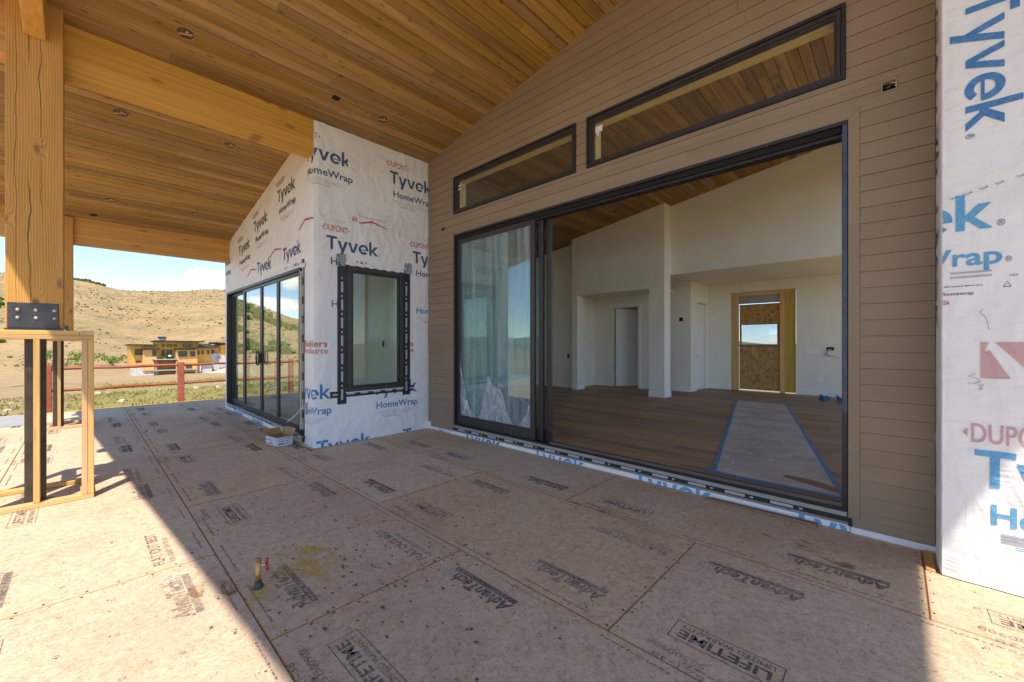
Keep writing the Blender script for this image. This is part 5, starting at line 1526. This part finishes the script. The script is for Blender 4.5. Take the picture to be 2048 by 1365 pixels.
# ================================================================== INTERIOR
ZF = .16
def zi(x): return 4.66 + .156 * (x + 3.85)
def interior():
    fl = struct('interior_floor', (0, 0, ZF))
    rnd = random.Random(12)
    y = YW + .175; w = .178; XE = .72
    while y < 12.2:
        y1 = min(y + w, 12.2); x = -8.3 + rnd.uniform(-1.4, 0)
        while x < XE:
            xe = x + rnd.uniform(1.5, 2.2)
            a, b = max(x, -8.3), min(xe, XE)
            if b - a > .05:
                dz = rnd.uniform(-.0006, .0006)
                MB().box(a + .0008, b - .0008, y + .0008, y1 - .0008, ZF - .012, ZF + dz).build('floor_plank', M['plank'], fl)
            x = xe
        y = y1
    box('subfloor', M['dark'], fl, -8.3, XE, YW + .18, 12.2, ZF - .15, ZF - .014)
    ic = struct('interior_ceiling', (0, 0, 4))
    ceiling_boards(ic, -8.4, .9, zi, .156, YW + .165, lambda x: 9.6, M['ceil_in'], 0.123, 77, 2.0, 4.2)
    W = M['white_wall']
    iw = struct('interior_wall', (0, 9.2, ZF))
    def slopebox(name, x0, x1, y0, y1, z0):
        MB().hexa([(x0, y0, z0), (x1, y0, z0), (x1, y1, z0), (x0, y1, z0), (x0, y0, zi(x0) + .05), (x1, y0, zi(x1) + .05), (x1, y1, zi(x1) + .05), (x0, y1, zi(x0) + .05)]).build(name, W, iw)
    slopebox('wall_section', -8.3, -6.452, 9.5, 9.6, ZF - .01)                  # recessed left part
    slopebox('pier', -6.45, -6.27, 9.2, 9.54, ZF - .01)
    slopebox('header', -6.27, -4.24, 9.2, 9.54, 2.712)
    slopebox('pillar', -4.24, -3.87, 9.2, 9.54, ZF - .01)
    slopebox('header', -3.868, XE, 9.54, 9.62, 3.04)
    box('soffit', W, iw, -8.3, XE, 9.62, 12.2, 3.042, 3.10)                    # flat ceiling over hall and entry
    box('soffit', W, iw, -6.45, -4.24, 9.542, 10.66, 2.76, 2.80)
    # hall
    box('wall_section', W, iw, -7.4, -5.98, 10.65, 10.75, ZF - .01, 3.04); box('wall_section', W, iw, -5.228, -4.6, 10.65, 10.75, ZF - .01, 3.04); box('wall_section', W, iw, -5.98, -5.228, 10.65, 10.75, 2.44, 3.04)
    box('wall_section', W, iw, -6.68, -6.60, 9.6, 10.649, ZF - .01, 3.04)
    box('wall_section', W, iw, -4.6, -3.85, 10.80, 10.9, ZF - .01, 3.04)
    box('wall_section', W, iw, -3.95, -3.84, 10.901, 11.15, ZF - .01, 3.04); box('wall_section', W, iw, -3.95, -3.84, 11.88, 12.1, ZF - .01, 3.04); box('wall_section', W, iw, -3.95, -3.84, 11.15, 11.88, 2.5, 3.04)
    # entry wall with the rough opening for the front door
    box('wall_section', W, iw, -3.84, -3.255, 12.1, 12.25, ZF - .01, 3.04); box('wall_section', W, iw, -1.787, .6, 12.1, 12.25, ZF - .01, 3.04); box('wall_section', W, iw, -3.255, -1.787, 12.1, 12.25, 2.782, 3.04)
    # unseen side walls; end wall set close, its openings added to brighten the room
    box('wall_section', W, iw, -8.4, -8.3, 4.16, 9.6, ZF, 4.2)
    box('wall_section', W, iw, XE, XE + .1, 4.17, 12.1, ZF, .35); box('wall_section', W, iw, XE, XE + .1, 4.17, 12.1, 4.5, 5.5)
    for yy in (4.17, 6.8, 9.45, 11.9): box('wall_section', W, iw, XE, XE + .1, yy, yy + .16, .35, 4.5)
    # skirting
    T = M['white_trim']
    for a in ((-8.3, -6.453, 9.486, 9.4985), (-6.46, -6.27, 9.186, 9.1985), (-4.25, -3.87, 9.186, 9.1985), (-7.4, -6.07, 10.636, 10.6485), (-5.13, -4.6, 10.636, 10.6485), (-4.6, -3.85, 10.786, 10.7985), (-3.84, -3.256, 12.086, 12.0985), (-1.786, .6, 12.086, 12.0985)):
        box('skirting', T, iw, a[0], a[1], a[2], a[3], ZF, ZF + .135, .002)
    box('skirting', T, iw, -3.8685, -3.856, 9.186, 9.554, ZF, ZF + .135, .002); box('skirting', T, iw, -6.2685, -6.256, 9.2, 9.54, ZF, ZF + .135, .002)
    # doors
    d = thing('interior_door', 'white panel door standing ajar in the recess behind the pale pier', 'door', (-5.6, 10.65, ZF), 'white interior doors')
    box('casing', T, d, -6.065, -5.985, 10.625, 10.6485, ZF, 2.45, .002); box('casing', T, d, -5.223, -5.143, 10.625, 10.6485, ZF, 2.45, .002); box('casing_head', T, d, -6.11, -5.10, 10.615, 10.6485, 2.452, 2.60, .003)
    box('jamb', M['jamb_wood'], d, -5.979, -5.955, 10.6495, 10.76, ZF, 2.438)
    lf = MB(); c_, s_ = math.cos(R(50)), math.sin(R(50))
    def slab(u0, u1, z0, z1, t0, t1):
        P = [(-5.95 + u * c_ - t * s_ * -1 * 0, 10.70 + u * s_, 0) for u, t in ((u0, 0), (u1, 0))]
        pts = []
        for z in (z0, z1):
            for (px_, py_, _), t in ((P[0], t0), (P[1], t0), (P[1], t1), (P[0], t1)): pts.append((px_ + t * s_, py_ - t * c_, z))
        lf.hexa(pts)
    slab(0, .70, ZF + .012, 2.43, 0, .035); slab(0, .09, ZF + .012, 2.43, .0355, .041); slab(.61, .70, ZF + .012, 2.43, .0355, .041); slab(.09, .61, 2.33, 2.43, .0355, .041); slab(.09, .61, ZF + .012, ZF + .20, .0355, .041)
    lf.build('leaf', T, d)
    for z in (.45, 1.3, 2.15): box('hinge', M['alu'], d, -5.956, -5.945, 10.64, 10.66, z, z + .1)
    box('wall_section', W, iw, -7.4, -3.96, 12.1, 12.2, ZF, 3.04); box('wall_section', W, iw, -6.75, -6.65, 10.76, 12.1, ZF, 3.04); box('wall_section', W, iw, -4.55, -4.45, 10.91, 12.1, ZF, 3.04); box('wall_section', W, iw, -8.3, -7.41, 10.0, 10.1, ZF, 3.04)
    d2 = thing('interior_door', 'white panel door in the entry side wall left of the boarded front door', 'door', (-3.84, 11.5, ZF), 'white interior doors')
    box('leaf', T, d2, -3.90, -3.865, 11.17, 11.86, ZF + .012, 2.48); box('panel_rail', T, d2, -3.8645, -3.859, 11.17, 11.86, 2.36, 2.48); box('panel_rail', T, d2, -3.8645, -3.859, 11.17, 11.86, ZF + .012, ZF + .2)
    for y_ in (11.17, 11.76): box('panel_stile', T, d2, -3.8645, -3.859, y_, y_ + .10, ZF + .2, 2.36)
    box('casing', T, d2, -3.8385, -3.815, 11.06, 11.148, ZF, 2.5, .002); box('casing', T, d2, -3.8385, -3.815, 11.882, 11.965, ZF, 2.5, .002); box('casing_head', T, d2, -3.8385, -3.808, 11.03, 12.0, 2.502, 2.63, .003)
    MB().tube([(-3.865, 11.24, 1.08), (-3.82, 11.24, 1.08)], .018, 8).build('handle', M['bolt'], d2)
    # boarded front door
    o = thing('boarded_door', 'temporary front door of strand board with a plastic covered peephole window and a yellow side board', 'door', (-2.5, 12.1, ZF))
    box('board', M['osb_door'], o, -3.06, -2.135, 12.16, 12.18, ZF + .035, 1.37); box('board', M['osb_door'], o, -3.06, -2.135, 12.16, 12.18, 1.925, 2.456)
    box('board', M['osb_door'], o, -3.06, -3.02, 12.16, 12.18, 1.372, 1.923); box('board', M['osb_door'], o, -2.175, -2.135, 12.16, 12.18, 1.372, 1.923)
    frame_rect(MB(), -3.022, -2.173, 12.145, 12.159, 1.372, 1.925, .018).build('window_frame', M['black'], o)
    sh = MB(); n = 10
    for i in range(n):
        for j in range(n):
            def Q(a, b):
                u, v = a / n - .5, b / n - .5; return (-2.597 + u * .81, 12.165 - .07 * (.25 - u * u) - .05 * (.25 - v * v), 1.648 + v * .515)
            sh.quad(Q(i, j), Q(i + 1, j), Q(i + 1, j + 1), Q(i, j + 1))
    sh.build('plastic_sheet', M['pvc'], o, 0, True)
    box('latch_bar', M['black'], o, -3.24, -2.10, 12.142, 12.1445, 1.345, 1.366)
    box('post_stud', M['stud_z'], o, -3.253, -3.075, 12.11, 12.2, ZF, 2.775, .003); box('post_stud', M['cedar_wall'], o, -2.13, -2.03, 12.11, 12.2, ZF, 2.775, .003)
    box('side_board', M['door_wood'], o, -2.027, -1.80, 12.13, 12.17, ZF + .03, 2.778, .003)
    box('head_board', M['stud_x'], o, -3.073, -2.135, 12.12, 12.2, 2.68, 2.778); box('head_panel', M['concrete'], o, -3.073, -2.135, 12.17, 12.19, 2.47, 2.678)
    # floor protection
    pp = thing('floor_paper', 'long grey brown paper runner taped down with blue tape across the wood floor', 'floor paper', (-1.6, 7.0, ZF))
    ZP = ZF + .0035
    def sheet(nm, pts, m, z, par): MB().add([(x, y, z) for x, y in pts] + [(x, y, z - .0012) for x, y in pts], [(0, 1, 2, 3), (7, 6, 5, 4), (0, 4, 5, 1), (1, 5, 6, 2), (2, 6, 7, 3), (3, 7, 4, 0)]).build(nm, m, par)
    sheet('paper_sheet', [(-1.31, 4.30), (-.31, 4.30), (-1.62, 9.95), (-2.55, 9.95)], M['paper'], ZP, pp)
    sheet('tape_strip', [(-1.335, 4.30), (-1.29, 4.30), (-2.53, 9.92), (-2.57, 9.92)], M['bluetape'], ZP + .0016, pp)
    sheet('tape_strip', [(-.335, 4.30), (-.293, 4.30), (-1.61, 9.92), (-1.648, 9.92)], M['bluetape'], ZP + .0016, pp)
    sheet('tape_strip', [(-1.30, 4.225), (-.31, 4.225), (-.31, 4.285), (-1.30, 4.285)], M['bluetape'], ZP + .0018, pp)
    sheet('tape_strip', [(-1.40, 4.26), (-1.27, 4.235), (-1.25, 4.30), (-1.38, 4.33)], M['bluetape'], ZP + .0024, pp)
    rn = random.Random(3)
    for k in range(7):
        y_ = 4.9 + k * .72; x_ = -.88 - (y_ - 4.3) * .225
        pr = Print(); pr.text('&', -.05, .05, -.04, .1, 0, .02)
        pr.build('paper_print', [M['ink_grey']], pp, (x_, y_, ZP + .001), (1, 0, 0), (0, 1, 0))
    sp = MB()
    for k in range(46):
        y_ = rn.uniform(4.35, 8.2); x_ = -.82 - (y_ - 4.3) * .225 + rn.uniform(-.42, .42); s = rn.uniform(.006, .02)
        sp.add([(x_ + s * rn.uniform(.6, 1.6) * math.cos(6.283 * q / 6), y_ + s * math.sin(6.283 * q / 6), ZP + .0009) for q in range(6)], [tuple(range(6))])
    so = sp.build('paint_drip', M['card_white'], pp); so['kind'] = 'stuff'
    p2 = thing('floor_paper', 'brown paper strip laid crosswise along the entry threshold', 'floor paper', (-2.0, 10.2, ZF))
    sheet('paper_sheet', [(-4.9, 9.75), (.4, 9.75), (.4, 10.55), (-4.9, 10.55)], M['paper_b'], ZF + .0018, p2)
    for x_ in (-1.15, -.85):
        mb = MB()
        for q in range(5): mb.tube([(x_ + rn.uniform(-.1, .1), 11.3 + rn.uniform(-.3, .2), ZF + .01), (x_ + rn.uniform(-.1, .1), 11.25 + rn.uniform(-.2, .2), ZF + rn.uniform(.06, .16)), (x_ + rn.uniform(-.15, .15), 11.3 + rn.uniform(-.3, .2), ZF + .01)], .018, 5)
        tag(mb.build('tape_scrap', M['bluetape']), 'crumpled %s wad of blue tape on the floor by the entry wall' % ('small' if x_ < -1 else 'larger'), 'tape')
    sc = thing('folded_paper', 'torn folded paper flap lying on the runner by the door track', 'paper', (-.55, 4.5, ZF))
    MB().add([(-.78, 4.55, ZF + .006), (-.35, 4.37, ZF + .006), (-.33, 4.42, ZF + .02), (-.76, 4.61, ZF + .015), (-.5, 4.52, ZF + .03)], [(0, 1, 4), (1, 2, 4), (2, 3, 4), (3, 0, 4)]).build('flap', M['scrap'], sc)
    # boxes on the walls
    def outlet(name, label, x, y, z, sx=.035, sz=.055, m='dark', cat='outlet box'):
        tag(box(name, M[m], None, x - sx, x + sx, y - .004, y - .0005, z - sz, z + sz), label, cat)
    outlet('outlet_box', 'dark open outlet box on the far left interior wall', -6.78, 9.5, 1.06)
    outlet('outlet_box', 'dark open switch box on the wall beside the white pillar', -4.10, 10.8, 2.05, .05, .05)
    outlet('switch_plate', 'white switch plate right of the boarded door', -1.46, 12.1, 1.24, .13, .06, 'white_trim', 'switch')
    outlet('outlet_box', 'low outlet on the entry wall', -1.3, 12.1, .55, .04, .06, 'white_trim')
    wb = thing('wired_box', 'dark wall box with tangled wires hanging out, right of the boarded door', 'outlet box', (-1.11, 12.1, 1.28))
    box('box', M['dark'], wb, -1.19, -1.05, 12.092, 12.0995, 1.25, 1.33)
    mb = MB()
    for q in range(4): mb.tube([(-1.15 + q * .02, 12.09, 1.28), (-1.20 + rn.uniform(-.03, .03), 12.03, 1.18 + rn.uniform(-.04, .04)), (-1.14 + rn.uniform(-.04, .04), 12.02, 1.10 + rn.uniform(-.03, .05)), (-1.08 + rn.uniform(-.02, .08), 12.03, 1.16 + rn.uniform(-.05, .05)), (-.95, 12.05, 1.08)][:3 + q % 3], .008, 5)
    mb.build('wire', M['ink_grey'], wb)
    w2 = MB().tube([(-4.0, 10.79, 1.42), (-4.02, 10.77, 1.34), (-3.97, 10.76, 1.28), (-3.90, 10.78, 1.27)], .006, 5).build('loose_wire', M['card_white']); tag(w2, 'thin pale wire hanging out of the wall beside the white pillar', 'wire')
    for x_, y_, l in ((-4.788, 8.554, 'slot light cutout in the interior wood ceiling near the top of the pillar wall'), (-6.692, 8.5, 'slot light cutout low on the interior wood ceiling at the left')):
        z = zi(x_) - .003; tag(MB().hexa([(x_ - .05, y_ - .035, z - .05 * .156), (x_ + .05, y_ - .035, z + .05 * .156), (x_ + .05, y_ + .035, z + .05 * .156), (x_ - .05, y_ + .035, z - .05 * .156), (x_ - .05, y_ - .035, z + .02), (x_ + .05, y_ - .035, z + .03), (x_ + .05, y_ + .035, z + .03), (x_ - .05, y_ + .035, z + .02)]).build('ceiling_cutout', M['dark']), l, 'light')
def pvc():
    g = newmat('plastic_sheet')
    tr = g.n('ShaderNodeBsdfTransparent', None, Color=(0.26, 0.33, 0.42)); gl = g.n('ShaderNodeBsdfGlossy', None, Color=(.9, .9, .9), Roughness=.08); df = g.n('ShaderNodeBsdfTranslucent', None, Color=(.8, .85, .9))
    a = g.n('ShaderNodeMixShader', None, Fac=.12); b = g.n('ShaderNodeMixShader', None, Fac=.12)
    g.t.links.new(tr.outputs[0], a.inputs[1]); g.t.links.new(gl.outputs[0], a.inputs[2]); g.t.links.new(a.outputs[0], b.inputs[1]); g.t.links.new(df.outputs[0], b.inputs[2]); g.t.links.new(b.outputs[0], g.out.inputs[0])
    return g.mat
M['pvc'] = pvc()
interior()

# ================================================================== SMALL THINGS ON THE DECK
def carton():
    # open carton: white printed outside, brown inside, flaps up
    cx_, cy_ = -6.33, 1.90; a = R(8); t = thing('cardboard_box', 'small open carton with white printed sides on the deck by the patio slider', 'box', (cx_, cy_, 0))
    L, W_, H = .31, .22, .125
    def W2(x, y, z): return (cx_ + x * math.cos(a) - y * math.sin(a), cy_ + x * math.sin(a) + y * math.cos(a), z)
    e = .004
    def wall(nm, p, q, h0, h1, lean=0.0, nrm=(0, 0), mo='card_white'):
        # outside skin white, inside brown
        o = MB(); P = [W2(*p, h0), W2(*q, h0), W2(q[0] + nrm[0] * lean, q[1] + nrm[1] * lean, h1), W2(p[0] + nrm[0] * lean, p[1] + nrm[1] * lean, h1)]
        i_ = [W2(p[0] - nrm[0] * e, p[1] - nrm[1] * e, h0), W2(q[0] - nrm[0] * e, q[1] - nrm[1] * e, h0), W2(q[0] + nrm[0] * (lean - e), q[1] + nrm[1] * (lean - e), h1), W2(p[0] + nrm[0] * (lean - e), p[1] + nrm[1] * (lean - e), h1)]
        o.add(P + i_, [(0, 1, 2, 3)], 0); o.add(P + i_, [(7, 6, 5, 4), (0, 4, 5, 1), (1, 5, 6, 2), (2, 6, 7, 3), (3, 7, 4, 0)], 1)
        return o.build(nm, [M[mo], M['card']], t)
    A, B, C_, D = (-L / 2, -W_ / 2), (L / 2, -W_ / 2), (L / 2, W_ / 2), (-L / 2, W_ / 2)
    wall('side', A, B, .002, H, 0, (0, -1)); wall('side', B, C_, .002, H, 0, (1, 0)); wall('side', C_, D, .002, H, 0, (0, 1)); wall('side', D, A, .002, H, 0, (-1, 0))
    wall('flap', A, B, H, H + .05, .10, (0, -1), 'card'); wall('flap', B, C_, H, H + .03, .11, (1, 0), 'card'); wall('flap', C_, D, H, H + .09, .05, (0, 1), 'card'); wall('flap', D, A, H, H + .07, .08, (-1, 0), 'card')
    MB().add([W2(-L / 2, -W_ / 2, .004), W2(L / 2, -W_ / 2, .004), W2(L / 2, W_ / 2, .004), W2(-L / 2, W_ / 2, .004)], [(0, 1, 2, 3)]).build('bottom', M['card'], t)
    p = Print(); p.dashes(.03, .22, .025, .022, 1, 4); p.rect(.01, .36, .005, .012, 1); p.dashes(.05, .2, .07, .014, 0, 5)
    p.build('carton_print', [M['ink_blue'], M['ink_red']], t, W2(-L / 2, -W_ / 2 - .0015, 0), (math.cos(a), math.sin(a), 0), (0, 0, 1))
    p = Print(); p.dashes(.03, .19, .02, .026, 0, 6); p.dashes(.03, .17, .06, .018, 0, 8); p.rect(.02, .2, .095, .10, 1)
    p.build('carton_print', [M['ink_blue'], M['ink_red']], t, W2(L / 2 + .0015, -W_ / 2, 0), (-math.sin(a), math.cos(a), 0), (0, 0, 1))
carton()
def pipe():
    x, y = -2.705, .70; t = thing('pipe_stub', 'short brass pipe stub with a small red valve handle rising from the deck', 'pipe', (x, y, 0))
    MB().tube([(x, y, -.02), (x, y, .012), (x, y, .022), (x, y, .045)], [.028, .028, .019, .017], 12).build('collar', M['greenpaint'], t, 0, True)
    MB().tube([(x, y, .045), (x + .001, y, .085), (x + .002, y + .001, .155)], [.0145, .0145, .0145], 12).build('pipe', M['copper'], t, 0, True)
    MB().tube([(x + .002, y + .001, .155), (x + .002, y + .001, .172)], [.016, .0125], 12).build('cap', M['scrap'], t, 0, True)
    MB().tube([(x + .01, y + .012, .13), (x + .02, y + .032, .13)], .006, 8).build('valve_stem', M['bolt'], t)
    h = MB(); c0 = Vector((x + .021, y + .036, .133))
    for s in (-1, 1):
        h.tube([c0, c0 + Vector((.002, .002, s * .014)), c0 + Vector((.004, .004, s * .030)), c0 + Vector((.004, .004, s * .036))], [.007, .009, .011, .006], 8)
    h.build('handle', M['redvalve'], t, 0, True)
pipe()
sb = MB().hexa([(-1.255, 3.885, .002), (-.44, 3.905, .002), (-.44, 3.955, .002), (-1.255, 3.94, .002), (-1.26, 3.892, .020), (-.445, 3.912, .020), (-.445, 3.955, .022), (-1.26, 3.94, .022)]).build('scrap_board', M['scrap'], None, .002)
tag(sb, 'thin brown scrap lath lying along the door sill', 'board')
tag(box('scrap_board', M['beam_y'], None, XR - .062, XR - .020, YR + .01, YW - .05, -.001, .016, .002), 'short brown lath in the corner by the right wrapped wall', 'board')
tag(box('nail_strip', M['wire'], None, -5.86, -5.60, YC - .075, YC - .06, .001, .012), 'thin black strip on the deck by the wrapped corner', 'strip')
